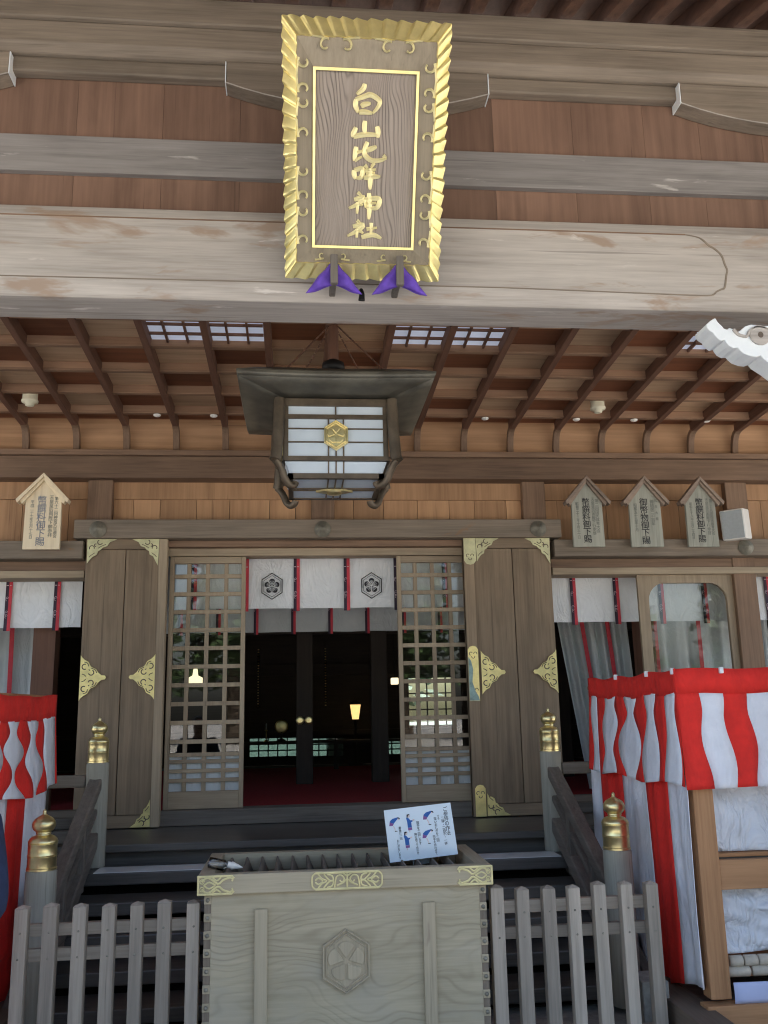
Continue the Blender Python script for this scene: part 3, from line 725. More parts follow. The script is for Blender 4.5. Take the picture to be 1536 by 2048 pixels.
def gold_plate(parent, x0, x1, z0, z1, y, mat, up=True):
    F = facade(y); w = (x1-x0)/2; cx = (x0+x1)/2; m = MB()
    if up: P = [(x0, z0), (x1, z0), (x1, z1-w*.7), (x1-w*.4, z1-w*.15), (cx, z1), (x0+w*.4, z1-w*.15), (x0, z1-w*.7)]
    else: P = [(x0, z1), (x0, z0+w*.7), (x0+w*.4, z0+w*.15), (cx, z0), (x1-w*.4, z0+w*.15), (x1, z0+w*.7), (x1, z1)]
    m.prism(P, F, 0, .005)
    for zz in ((z1-.075,) if up and z1-z0 < .3 else ((z0+.065,) if not up else (z1-.075, z0+.075))):
        for k, (dx, dz, st) in enumerate(((-.018, .012, .6), (.018, .012, -.4), (0, -.012, 2.8))):
            m.ribbon([(cx+dx+.013*math.cos(st+t*.55), zz+dz+.013*math.sin(st+t*.55)) for t in range(8)], .005, .001+.0002*k, F, n0=.0055, mat=1, smooth_n=2)
    return m.build('hinge_plate', [mat, 'sill_z'], parent)
def leaf(x0, x1, side, seam, label):
    # side = +1: thick stile on the x0 edge (right leaf), -1: on the x1 edge
    t = thing('door_leaf', ((x0+x1)/2, 7.36, .85), label, 'door', 'wooden door leaves with gold fittings')
    MB().box(x0, seam-.003, 7.338, 7.385, .95, 3.0, tone=.45).box(seam+.003, x1, 7.338, 7.385, .95, 3.0, tone=.6).build('panel', 'door_z', t, bevel=.004)
    MB().box(x0, x1, 7.33, 7.388, 3.003, 3.09).build('top_rail', 'door_x', t, bevel=.004)
    MB().box(x0, x1, 7.33, 7.388, .857, .947).build('bottom_rail', 'door_x', t, bevel=.004)
    sx0, sx1 = (x0-.0, x0+.085) if side > 0 else (x1-.035, x1+.03)
    MB().box(sx0, sx1, 7.322-.004, 7.41, .857, 3.095).build('stile', 'lattice_z' if side < 0 else 'door_z', t, bevel=.004)
    return t
dl = leaf(-1.70, -1.085, -1, -1.385, 'dark wooden door leaf left of the entrance with four triangular gold fittings')
gold_corner(dl, -1.69, 3.088, 1, -1, .24, .20); gold_corner(dl, -1.122, 3.088, -1, -1, .22, .22)
gold_mid(dl, -1.695, 1.985, 1); gold_mid(dl, -1.122, 1.985, -1)
gold_corner(dl, -1.122, .862, -1, 1, .15, .20, mat='gold_plate')
dr = leaf(1.375, 2.12, 1, 1.79, 'dark wooden door leaf right of the entrance with long gold hinge plates')
gold_plate(dr, 1.377, 1.478, 2.86, 3.092, 7.317, 'gold_dull', up=False)
gold_plate(dr, 1.378, 1.462, 1.75, 2.19, 7.317, 'gold'); gold_plate(dr, 1.392, 1.476, .86, 1.10, 7.317, 'gold')
MB().prism([(1.379, 1.752), (1.46, 1.752), (1.45, 1.79), (1.43, 1.82), (1.405, 1.90), (1.415, 2.0), (1.40, 2.07), (1.379, 2.10)], facade(7.3105), 0, .001).build('patina_stain', 'patina', dr)
gold_corner(dr, 1.483, 3.088, 1, -1, .20, .20); gold_corner(dr, 2.116, 3.088, -1, -1, .22, .22)
gold_mid(dr, 1.486, 1.975, 1); gold_mid(dr, 2.116, 1.975, -1); gold_corner(dr, 1.486, .862, 1, 1, .19, .17, mat='gold_plate')

def lattice_door(x0, x1, first, n, label):
    t = thing('lattice_door', ((x0+x1)/2, 7.5, .97), label, 'sliding door', 'glazed lattice sliding doors')
    z0, z1 = .968, 2.962
    m = MB(); m.box(x0, x0+.035, 7.47, 7.515, z0, z1); m.box(x1-.035, x1, 7.47, 7.515, z0, z1)
    m.build('stile', 'lattice_z', t, bevel=.002)
    m = MB(); m.box(x0+.036, x1-.036, 7.472, 7.513, z1-.055, z1); m.box(x0+.036, x1-.036, 7.472, 7.513, z0, z0+.13)
    m.build('rail', 'lattice_x', t, bevel=.002)
    nc, pitch = n; m = MB()
    for k in range(nc): x = first+k*pitch; m.box(x-.0165, x+.0165, 7.480, 7.505, z0+.131, z1-.056)
    zz = z1-.056-.105
    while zz > z0+.43: m.box(x0+.036, x1-.036, 7.4775, 7.5025, zz-.0165, zz+.0165); zz -= .147
    m.box(x0+.036, x1-.036, 7.476, 7.504, z0+.395, z0+.425)
    m.build('lattice', 'lattice_z', t, bevel=.002)
    m = MB()
    for k in range(3): z = z0+.20+.072*k; m.box(x0+.036, x1-.036, 7.476, 7.504, z, z+.028)
    m.build('kick_grille', 'lattice_x', t, bevel=.002)
    MB().box(x0+.036, x1-.036, 7.506, 7.507, z0+.131, z0+.41).build('kick_panel', 'cloth_grey', t)
    MB().box(x0+.036, x1-.036, 7.5065, 7.5095, z0+.41, z1-.056).build('glass_pane', 'glass', t)
    return t
lattice_door(-1.05, -.432, -.895, (3, .152), 'glazed lattice sliding door left of the open doorway')
lattice_door(.828, 1.46, .982, (3, .147), 'glazed lattice sliding door right of the open doorway, partly behind the door leaf')
# arched glass door on the right
t = thing('glass_door', (3.34, 7.5, .96), 'wooden glass door with rounded upper corners above the right striped stall', 'door')
def arch(x0, x1, z0, z1, r):
    P = [(x0, z0)]
    for k in range(7): a = math.pi-k/6*math.pi/2; P.append((x0+r+r*math.cos(a), z1-r+r*math.sin(a)))
    for k in range(7): a = math.pi/2-k/6*math.pi/2; P.append((x1-r+r*math.cos(a), z1-r+r*math.sin(a)))
    return P+[(x1, z0)]
ain = arch(3.0, 3.70, 1.5, 2.715, .15); m = MB(); F = facade(7.5)
top = [(2.91, 1.5)]+[(2.91+(3.765-2.91)*(p[0]-3.0)/.70, 2.785) for p in ain[1:-1]]+[(3.765, 1.5)]
for a, c, d, e in zip(ain[:-1], ain[1:], top[1:], top[:-1]):
    m.hexa([(*((q[0], 7.5-n, q[1])),) for q in (a, e) for n in (0, .035) for _ in (0,)]+[(q[0], 7.5-n, q[1]) for q in (c, d) for n in (0, .035)], tone=.5)
m.build('frame', 'lattice_z', t)
MB().box(2.91, 3.765, 7.465, 7.5, .96, 1.498).build('lower_panel', 'lattice_z', t)
MB().prism([(p[0], p[1]) for p in arch(2.95, 3.74, 1.5, 2.76, .15)], facade(7.495), 0, .003).build('glass_pane', 'glass', t)

# ------------------------------------------------------------------ curtains
def cloth(x0, x1, z0, z1, y, amp=.01, freq=9, ph=0, sway=0, swag=0, droop=0):
    def fn(u, v):
        z = z1+(z0-z1)*v; x = x0+(x1-x0)*u
        yy = y+amp*(.35+.65*v)*math.sin(x*freq+ph)+amp*.5*math.sin(x*freq*2.3+v*2+ph)+.3*amp*math.sin(v*11+x*17)
        return (x, yy, z-droop*math.sin(u*math.pi)+.0015*math.sin(x*14+ph)*v)
    return fn
def ribbon_part(parent, x, z0, z1, y, w=.052, split=True, curve=0):
    m = MB(); a = w/2
    for s, mt in ((-1, 1), (1, 0)):
        pts = [(x+s*a/2+curve*math.sin(k/5*1.5), z1+(z0-z1)*k/5) for k in range(6)]
        m.ribbon(pts, a, .003 if s > 0 else .0032, facade(y), smooth_n=1, mat=mt if split else 0)
    for zz, q in ((.40, .011), (.66, .012), (.72, .009)):
        z = z1+(z0-z1)*zz; cx = x+curve*math.sin(zz*1.5)
        for k in range(2):
            m.ribbon([(cx-.010+q*math.cos(t*.9+k), z-k*.012+q*math.sin(t*.9+k)) for t in range(5)], .003, .001, facade(y), n0=.0045+.0003*k, mat=2, smooth_n=2)
    z = z1+(z0-z1)*.17; m.box(x-.022, x-.004, y-.006, y-.005, z, z+.006, mat=2); m.box(x+.004, x+.018, y-.006, y-.005, z, z+.006, mat=2)
    return m.build('ribbon', ['ribbon_red', 'ribbon_dark', 'ribbon_pattern'], parent)
def drape(name, x0, x1, z0, z1, y, xs, label, mat='cloth_white', amp=.008, freq=9, crests=(), droop=0, rw=.052, group=None):
    t = thing(name, ((x0+x1)/2, y, z0), label, 'curtain', group)
    MB().grid(cloth(x0, x1, z0, z1, y, amp, freq, x0), max(20, int((x1-x0)*50)), 14).build('cloth', mat, t, recalc=False)
    for x in xs: ribbon_part(t, x, z0-.025, z1, y-amp*1.7-.004, rw)
    for x in crests: crest(facade(y-amp*1.6-.001), x, (z0+z1)/2-.025, .112).build('crest', ['ink', 'cloth_white'], t)
    return t
G = 'short white curtains with red ribbons'
drape('short_curtain', -1.03, 1.43, 2.556, 2.985, 7.72, [-.88, -.445, -.012, .418, .852, 1.275], 'short white curtain with red ribbons and two black hexagon crests over the doorway', crests=(-.222, .632), group=G)
drape('short_curtain', -3.4, -1.80, 2.415, 2.84, 7.72, [-3.2, -2.79, -2.39, -2.0], 'short white ribboned curtain in the bay left of the door leaf', group=G)
drape('short_curtain', 2.14, 3.84, 2.41, 2.85, 7.72, [2.41, 2.80, 3.21, 3.61], 'short white ribboned curtain in the bay right of the door leaf', group=G)
drape('short_curtain', 3.98, 5.6, 2.41, 2.85, 7.72, [4.2, 4.6, 5.0, 5.4], 'short white ribboned curtain at the far right edge, past the last column', group=G)
drape('inner_curtain', -2.0, 2.4, 2.455, 3.3, 8.9, [-.045+.3625*k for k in range(-5, 7)], 'greyish inner curtain with dark red ribbons hanging deeper inside the doorway', 'cloth_grey', .012, 7, rw=.045)
def long_curtain(name, xs_top, xs_bot, z0, z1, y, rib, label):
    t = thing(name, ((xs_bot[0]+xs_bot[1])/2, y, z0), label, 'curtain', 'long grey curtains in the side bays')
    def X(u, v): a = xs_top[0]+(xs_bot[0]-xs_top[0])*v; b_ = xs_top[1]+(xs_bot[1]-xs_top[1])*v; return a+(b_-a)*u
    def fn(u, v): return (X(u, v), y+.035*math.sin(u*38)+.015*math.sin(u*71+v), z1+(z0-z1)*v)
    MB().grid(fn, 90, 14).build('cloth', 'cloth_grey', t, recalc=False)
    for u in rib:
        m = MB(); m.ribbon([(X(u, k/8), z1+(z0-z1)*k/8) for k in range(9)], .038, .003, facade(y-.055), smooth_n=1); m.build('ribbon', 'ribbon_red', t)
long_curtain('long_curtain', (2.34, 3.06), (2.62, 3.16), .96, 2.95, 8.25, (.32, .68), 'long gathered grey curtain with dark red ribbons in the right bay')
long_curtain('long_curtain', (-3.5, -2.22), (-3.5, -2.18), .96, 2.95, 8.25, (.15, .5, .78), 'long gathered grey curtain with dark red ribbons in the left bay')
long_curtain('long_curtain', (3.25, 4.5), (3.25, 4.5), .96, 2.95, 8.3, (.08, .42, .75), 'long gathered grey curtain seen through the rounded glass door')

# ------------------------------------------------------------------ wooden tablets
def tablet(x, w, zb, zt, zp, y, label, main, cols, board, roof, ink, small, group='inscribed wooden tablets on the lintel'):
    t = thing('wooden_tablet', (x, y, zb), label, 'tablet', group)
    hw = w/2
    MB().prism([(x-hw, zb), (x+hw, zb), (x+hw*.97, zt), (x, zp-.05), (x-hw*.97, zt)], facade(y), 0, .028).build('board', board, t, bevel=.002)
    for s in (-1, 1):
        m = MB(); rw_ = hw+.062; dz = (zp-zt+.02)
        m.prism([(x, zp-.002), (x+s*rw_, zp-dz-.03), (x+s*(rw_-.012), zp-dz-.058), (x, zp-.034)], facade(y), -.01, .075)
        m.prism([(x, zp-.0345), (x+s*(rw_-.03), zp-dz-.038), (x+s*(rw_-.045), zp-dz-.062), (x, zp-.060)], facade(y), -.008, .055)
        m.build('roof_slat', roof, t, bevel=.002)
    text_part('inscription', col_text(main), w*.262, x-w*.04, y-.0295, zt-.012, ink, t, .0006, .92*(.40/(w*.30))/ (len(main)*1.05)*1.0 if False else .9)
    for cx, s, sz, ztop in cols:
        text_part('inscription', col_text(s), sz, x+cx, y-.0295, ztop, small, t, .0004, .95)
    return t
T1 = ('幣饌料御下賜', '御幣物御下賜')
tablet(-2.02, .285, 2.985, 3.43, 3.60, 7.24, 'fresh pale yellow wooden tablet with blue-grey writing, alone on the left', T1[0], [(.10, '第六十二回神宮式年遷宮', .032, 3.41), (.062, '天皇皇后両陛下御参拝', .036, 3.42), (-.085, '平成二十七年五月十七日', .03, 3.38)], 'tablet_new', 'tablet_new', 'ink_blue', 'ink_faint')
tablet(2.425, .27, 2.99, 3.42, 3.597, 7.24, 'weathered green-grey tablet with dark writing, nearest the door leaf', T1[0], [(.085, '第二回国民体育大会', .034, 3.40), (.052, '天皇皇后両陛下行幸啓', .034, 3.41), (-.085, '昭和二十二年十月三十日', .03, 3.37)], 'tablet_old', 'tablet_roof', 'ink', 'ink_faint')
tablet(2.93, .28, 2.988, 3.42, 3.597, 7.24, 'weathered green-grey tablet with faded side writing, middle one of the three', T1[1], [(.098, '式 年 大 祭', .028, 3.40), (.062, '御鎮座二千百年', .034, 3.395), (-.085, '昭和五十五年十月', .032, 3.36)], 'tablet_old', 'tablet_roof', 'ink', 'ink_faint')
tablet(3.42, .27, 2.987, 3.42, 3.594, 7.24, 'paler green-grey tablet with dark writing, next to the white loudspeaker', T1[0], [(.092, '第三十八回国民体育大会', .03, 3.40), (.058, '天皇皇后両陛下行幸啓', .034, 3.41), (-.085, '昭和五十八年五月二十四日', .028, 3.37)], 'tablet_old', 'tablet_roof', 'ink', 'ink_faint')
# loudspeaker
t = thing('loudspeaker', (3.74, 7.25, 3.05), 'small white box loudspeaker with grey grille beside the right-hand tablets', 'speaker', local=True, rot=(R_(6), 0, R_(-42)))
m = MB(); m.box(-.10, .10, -.09, .09, 0, .26); m.build('cabinet', 'plastic_white', t, bevel=.012)
MB().box(-.088, .088, -.097, -.0905, .012, .248).build('grille', 'plastic_grille', t, bevel=.002)
MB().box(-.02, .02, .091, .20, .1, .16).build('wall_bracket', 'plastic_white', t)
for x, y, lab in ((-2.03, 6.72, 'round cream smoke detector under the coffered ceiling at left'), (2.41, 6.73, 'round cream smoke detector under the coffered ceiling at right')):
    z = cz(y)+.087
    m = MB(); m.lathe([(.055, 0), (.055, -.09), (.062, -.10), (.06, -.115), (.035, -.12), (.033, -.14), (.02, -.145)], (x, y, z), 20)
    o = m.build('smoke_detector', 'cream'); solo(o, (x, y, z)); tag(o, lab, 'smoke detector', 'smoke detectors on the ceiling')
base_k = None
KN = [(-1.13, 'first small white ceiling button from the left edge'), (-.68, 'small white ceiling button just left of the lantern'), (1.55, 'small white ceiling button just right of the lantern'), (2.33, 'small white ceiling button in line under the right smoke detector'), (2.83, 'small white ceiling button above the gap between the weathered tablets'), (3.47, 'small white ceiling button above the palest of the three weathered tablets')]
for x, lab in KN:
    if base_k is None:
        o = MB().lathe([(.03, 0), (.03, -.008), (.02, -.016), (.004, -.018)], (0, 0, 0), 14).build('ceiling_button', 'plastic_white'); base_k = o
    else: o = base_k.copy(); COL.objects.link(o)
    o.location = (x, 6.93, cz(6.93)+.114-.0); o.location.z = cz(7.05)+.013; o.location.y = 7.045
    tag(o, lab, 'button', 'small white buttons along the ceiling batten')

# ------------------------------------------------------------------ stairs and railings
st = thing('stairs', (XC, 5.9, .07), 'dark wooden stairs leading up to the veranda behind the offering box', 'stairs')
treads = [(.712, 6.24), (.58, 5.99), (.45, 5.74), (.32, 5.49), (.20, 5.24)]
for z, y in treads:
    MB().box(-1.43, 1.87, y, y+.30, z-.075, z).build('tread', 'step_x', st, bevel=.008)
MB().hexa([(x, y, z) for x in (-1.43, 1.87) for y, zz in ((5.36, .08), (6.62, .60)) for z in (zz-.02, zz)]).build('riser_board', 'inner_x', st)
for x in (-1.50, 1.88):
    MB().prism([(5.05, .09), (6.55, .09), (6.55, .83), (6.3, .83), (5.05, .20)], lambda u, v, n, x=x: (x+n, u, v), 0, .055).build('stringer', 'rail_y', st, bevel=.006)
o = MB().box(-1.30, 1.755, 6.245, 6.46, .7125, .716).build('white_strip', 'strip_white'); solo(o, (XC, 6.3, .7125))
tag(o, 'long white non-slip strip lying on the top dark step', 'strip')
CAP = [(1.03,0),(1.03,.010),(.98,.013),(.98,.062),(1.0,.065),(1.0,.069),(.975,.071),(1.0,.074),(1.0,.077),(.98,.080),(.98,.126),(1.0,.129),(1.0,.133),(.975,.135),(1.01,.138),(1.01,.142),(.99,.146),(.93,.156),(.80,.166),(.62,.172),(.50,.175),(.47,.181),(.52,.184),(.52,.188),(.50,.191),(.62,.197),(.73,.206),(.79,.218),(.80,.230),(.76,.243),(.64,.256),(.46,.266),(.28,.273),(.15,.280),(.12,.286),(.14,.292),(.11,.300),(.02,.307)]
def railing(x, side, label):
    t = thing('stair_railing', (x, 5.9, .1), label, 'railing', 'stair railings with brass caps')
    for (y, r, zt, z0, sc) in ((5.22, .080, .905, .1, .9), (6.5, .074, 1.385, .716, .86)):
        p = MB().lathe([(r, z0), (r, zt-.01), (r-.006, zt)], (x, y, 0), 28).build('newel_post', 'post_grey_z', t)
        k = r-.004; sc = 1.0 if sc > .88 else .98
        MB().lathe([(a*k, zt+b_*sc) for a, b_ in CAP], (x, y, 0), 40).build('brass_cap', 'brass', p).modifiers.new('split', 'EDGE_SPLIT').split_angle = R_(33)
    xi = x-side*.0
    def slope(zt, hh, w, name, y0=5.24, y1=6.49, dz=.52):
        m = MB(); m.hexa([(xi+dx, y, zt-dz*(6.45-y)+h) for dx in (-w/2, w/2) for y in (y0, y1) for h in (-hh, 0)]); m.build(name, 'rail_y', t, bevel=.012)
    slope(1.29, .085, .085, 'handrail'); slope(1.10, .05, .05, 'middle_rail'); slope(.95, .11, .07, 'bottom_rail')
    for y in (5.65, 6.08):
        z = 1.2-.52*(6.45-y); MB().box(xi-.03, xi+.03, y-.03, y+.03, z-.38, z).build('baluster', 'rail_z', t, bevel=.004)
    xo = x+side*2.2
    for z0, z1 in ((1.225, 1.305), (1.03, 1.08), (.87, .95)):
        MB().box(min(x+side*.07, xo), max(x+side*.07, xo), 6.46, 6.54, z0, z1).build('veranda_rail', 'rail_x', t, bevel=.01)
    for k in (.35, .9, 1.5): MB().box(x+side*k-.03, x+side*k+.03, 6.47, 6.53, .848, 1.224).build('baluster', 'rail_z', t)
railing(-1.355, -1, 'left stair railing with two onion-shaped brass caps')
railing(1.79, 1, 'right stair railing with two onion-shaped brass caps, beside the striped stall')

# ------------------------------------------------------------------ picket fences
def fence(xs, rails, label):
    t = thing('picket_fence', (sum(xs)/len(xs), 4.7, .1), label, 'fence', 'grey picket fences beside the offering box')
    for k, x in enumerate(xs):
        a = .031; zt = .822+random.uniform(-.009, .006); x += random.uniform(-.005, .005); a *= random.uniform(.93, 1.05)
        m = MB(); m.box(x-a, x+a, 4.655, 4.712, .16, zt)
        m.add([(x-a, 4.655, zt), (x+a, 4.655, zt), (x+a, 4.712, zt), (x-a, 4.712, zt), (x, 4.684, zt+.014)], [(0,1,4), (1,2,4), (2,3,4), (3,0,4)])
        po = m.build('picket', 'fence_z', t, bevel=.003)
        for z in (.60, .712): MB().lathe([(.0055, 0), (.005, -.0015), (.001, -.002)], (x+random.uniform(-.004, .004), 4.6545, z), 8, axis='y').build('nail_head', 'verdigris', po)
    for z0, z1 in rails: MB().box(xs[0]+.01, xs[-1]-.01, 4.716, 4.75, z0, z1).build('rail', 'fence_x', t, bevel=.003)
    MB().box(xs[0]-.05, xs[-1]+.05, 4.65, 4.76, .1, .158).build('base_rail', 'fence_x', t, bevel=.005)
fence([-1.287+.1317*k for k in range(7)], ((.683, .737), (.572, .628)), 'grey picket fence left of the offering box')
fence([.975+.1305*k for k in range(7)], ((.697, .755), (.577, .633)), 'grey picket fence right of the offering box')
m = MB(); m.box(1.72, 1.86, 4.78, 4.98, .1, .335); o = m.build('stone_block', 'stone', bevel=.01); solo(o, (1.8, 4.9, .1)); tag(o, 'pale stone block behind the right end of the right fence', 'stone')

# ------------------------------------------------------------------ offering box
bx = thing('offering_box', (.235, 4.95, .02), 'big pale wooden offering box with gilt openwork fittings in front of the stairs', 'offering box')
BX0, BX1, BY0, BY1 = -.44, .908, 4.60, 5.24
MB().box(BX0+.032, BX1-.032, BY0, BY0+.04, .05, .862, tone=.5).build('front_panel', 'boxface', bx, bevel=.003)
m = MB(); m.box(BX0+.01, BX0+.031, BY0+.01, BY1, .05, .86); m.box(BX1-.031, BX1-.01, BY0+.01, BY1, .05, .86); m.box(BX0+.032, BX1-.032, BY1-.03, BY1-.001, .05, .86)
m.build('side_board', 'box_y', bx)
for s, x in ((-1, BX0), (1, BX1)):
    a, c = (x, x+.033) if s < 0 else (x-.033, x)
    MB().box(a, c, BY0+.004, BY0+.05, .03, .86).build('end_grain', 'aged_z', bx)
    for k in range(11):
        z = .836-.0775*k
        j = MB().box(a-.001, c+.001, BY0-.004, BY0+.003, z-.019, z+.019).build('finger_joint', 'box_x', bx, bevel=.003)
        MB().lathe([(.010, 0), (.010, -.004), (.006, -.009), (.001, -.010)], ((a+c)/2, BY0-.0045, z), 10, axis='y').build('joint_nail', 'verdigris', j)
m = MB(); m.box(-.47, .938, 4.575, 4.64, .862, .95); m.build('top_rim', 'box_x', bx, bevel=.004)
m = MB(); m.box(-.47, -.40, 4.641, 5.27, .862, .95); m.box(.868, .938, 4.641, 5.27, .862, .95); m.build('top_rim', 'box_y', bx, bevel=.004)
m = MB(); m.box(-.399, .867, 5.21, 5.27, .862, .95); m.build('top_rim', 'box_x', bx, bevel=.004)
for k in range(15):
    x = -.35+.081*k; MB().prism([(x-.012, .90), (x+.030, .845), (x+.040, .85), (x, .945), (x-.008, .945)], lambda u, v, n: (u, 4.642+n, v-.012), 0, .566).build('coin_slat', 'rail_y', bx, bevel=.002)
MB().box(-.41, .87, 4.642, 5.2, .60, .61).build('inner_tray', 'inner_x', bx)
for x0, x1 in ((-.203, -.143), (.594, .654)): MB().box(x0, x1, 4.578, 4.599, .06, .79).build('vertical_batten', 'box_z', bx, bevel=.003)
F = facade(4.599); hx = lambda r: [(.226+r*.9*math.sin(math.pi/3*k), .545+r*math.cos(math.pi/3*k)) for k in range(6)]
m = MB(); m.prism(hx(.143), F, 0, .010)
for r, n in ((.137, .012), (.118, .008)): m.ribbon(hx(r), .010, .006, F, n0=n, smooth_n=1, closed=True, dome=.002)
for k in range(5):
    a_ = math.pi/2+k*2*math.pi/5
    P = [(.226+.012*math.cos(a_), .545+.012*math.sin(a_))]+[(.226+.088*math.cos(a_+t*.54)*(1-.12*abs(t)**3), .545+.088*math.sin(a_+t*.54)*(1-.12*abs(t)**3)) for t in (-1, -.6, -.2, .2, .6, 1)]
    m.prism(P, F, .010, .017)
m.build('crest', 'box_z', bx, bevel=.003)
def openwork(name, x0, x1, z0, z1, kind):
    F = facade(4.574); m = MB(); W = x1-x0; H = z1-z0; cx = (x0+x1)/2; c = (z0+z1)/2; e = .0072
    k = [0]
    def rb(pts, w=e, n=3):
        k[0] += 1; m.ribbon(pts, w, .004+.00012*k[0], F, smooth_n=n, dome=.0008)
    if kind == 'mid':
        rb([(x0+.02, z0+e), (x1-.02, z0+e)], .010, 1); rb([(x0+.02, z1-e), (x1-.02, z1-e)], .010, 1)
        for s, xe in ((1, x0), (-1, x1)):
            rb([(xe+s*.02, z1-e), (xe+s*.006, c+.022), (xe+s*.004, c), (xe+s*.006, c-.022), (xe+s*.02, z0+e)])
            rb([(xe+s*.03, z1-e), (xe+s*.05, c+.012), (xe+s*.075, c), (xe+s*.05, c-.012), (xe+s*.03, z0+e)])
            rb([(xe+s*.02, c+.004), (xe+s*.035, c+.014), (xe+s*.055, c), (xe+s*.035, c-.014), (xe+s*.02, c-.004)])
            for q in (1, -1): rb([(xe+s*.075, c+q*.03), (xe+s*.10, c+q*.022), (xe+s*.105, c), (xe+s*.085, c+q*.004), (xe+s*.06, c+q*.03)])
            rb([(cx-s*.06, c-.03), (cx-s*.052, c+.015), (cx-s*.03, c+.024), (cx-s*.014, c+.008), (cx-s*.024, c-.008), (cx-s*.036, c+.002)])
            rb([(cx-s*.05, c-.022), (cx-s*.02, c-.010), (cx, c+.004), (cx-s*.0, c-.032)])
        rb([(cx-.02, c+.034), (cx, c+.020), (cx+.02, c+.034)]); rb([(cx, c+.03), (cx, c)])
    else:
        s, xe = (1, x0) if kind == 'l' else (-1, x1)
        rb([(xe+s*e*.6, z0+e*.5), (xe+s*e*.6, z1-e*.5)], .010, 1); rb([(xe, z0+e*.6), (xe+s*W*.93, z0+e*.6), (xe+s*W*.98, z0+.016)], .010, 1); rb([(xe, z1-e*.6), (xe+s*W*.93, z1-e*.6), (xe+s*W*.98, z1-.016)], .010, 1)
        for q in (1, -1):
            rb([(xe+s*.02, c+q*.016), (xe+s*.05, c+q*.034), (xe+s*.095, c+q*.006), (xe+s*.12, c+q*.022), (xe+s*.15, c+q*.032)], .009)
            rb([(xe+s*.03, c), (xe+s*.055, c+q*.014), (xe+s*.085, c)]); 
            rb([(xe+s*(.022+.010*math.cos(t)), c+q*.017+.010*math.sin(t)) for t in (0, 1, 2, 3, 4, 5, 6)], .005, 2)
            rb([(xe+s*.07, c+q*.035), (xe+s*.09, c+q*.020), (xe+s*.11, c+q*.034)])
            rb([(xe+s*.15, c+q*.032), (xe+s*.165, c+q*.024), (xe+s*.16, c+q*.016)])
    return m.build(name, 'gilt', bx)
openwork('corner_fitting', -.4715, -.298, .862, .949, 'l'); openwork('corner_fitting', .766, .9395, .862, .949, 'r'); openwork('centre_fitting', .062, .405, .862, .949, 'mid')

# instruction card
sg = thing('instruction_card', (.655, 4.93, .935), 'white card with blue bowing figures standing on the offering box', 'sign', local=True, rot=(R_(-13), R_(-4.5), R_(2)))
CW, CHh = .362, .262
MB().box(-CW/2, CW/2, 0, .006, 0, CHh).build('card', 'card', sg, bevel=.001)
MB().hexa([(x, y, z) for x in (-.05, .05) for y, z in ((.02, .20), (.09, -.02)) for z in (z, z+.006)]).build('stand', 'card', sg)
SF = lambda u, v, n: (u, -n-.0003, v)
def sp(a, b_):       # traced card pixels to card metres
    v = (915-b_)/(915-125.); lx = 285-72*v; return (-CW/2+CW*(a-lx)/1070., CHh*v+ (0))
def fig_bow(dx, dy):
    m = MB(); T = lambda P: [sp(a+dx, b_+dy) for a, b_ in P]
    m.prism(T([(305,300),(345,270),(425,255),(430,275),(395,310),(365,345),(312,325)]), SF, 0, .0008, mat=0)
    m.prism(T([(303,302),(312,325),(365,347),(345,378),(292,374)]), SF, 0, .0009, mat=1)
    m.prism(T([(425,255),(452,262),(466,285),(455,290),(440,275),(425,272)]), SF, 0, .0009, mat=2)
    m.prism(T([(425,272),(440,277),(452,290),(440,300),(428,290)]), SF, 0, .0008, mat=3)
    m.prism(T([(350,380),(366,378),(395,450),(385,452)]), SF, 0, .0008, mat=3)
    m.prism(T([(378,455),(420,458),(420,467),(380,468)]), SF, 0, .0008, mat=2)
    m.build('figure', ['fig_blue', 'fig_purple', 'ink', 'fig_skin'], sg)
def fig_stand(dx, dy):
    m = MB(); T = lambda P: [sp(a+dx, b_+dy) for a, b_ in P]
    m.prism(T([(562,285),(580,278),(600,290),(630,325),(660,325),(662,345),(640,352),(648,430),(585,432),(578,350)]), SF, 0, .0008, mat=0)
    m.prism(T([(585,434),(649,432),(652,470),(590,472)]), SF, 0, .0008, mat=1)
    m.prism(T([(572,232),(600,226),(622,238),(590,250),(585,280),(570,282)]), SF, 0, .0009, mat=2)
    m.prism(T([(590,252),(618,242),(622,268),(600,282),(588,276)]), SF, 0, .0008, mat=3)
    m.prism(T([(604,473),(620,473),(618,505),(608,505)]), SF, 0, .0008, mat=3)
    m.prism(T([(660,315),(690,310),(695,330),(664,338)]), SF, 0, .0008, mat=3)
    m.build('figure', ['fig_blue', 'fig_purple', 'ink', 'fig_skin'], sg)
fig_bow(0, 0); fig_bow(538, -38); fig_bow(516, 240); fig_stand(0, 0); fig_stand(-48, 258)
for s, (a, b_), sz in (('ご参拝の作法', (1165, 175), .0235), ('二拝・二拍手・一拝', (1120, 330), .0155), ('深いおじぎを二回', (1000, 320), .0150), ('する', (1050, 290), .012), ('両手を合わせて', (970, 590), .0135), ('拍手を二回します', (720, 345), .0145), ('胸の高さで合わせ', (680, 520), .0130), ('最後に一回', (435, 400), .013), ('おじぎをします', (400, 590), .0135)):
    u, v = sp(a+20, b_); text_part('lettering', col_text(s), sz*1.12, u, -.0008, v, 'ink', sg, .0003, .92)
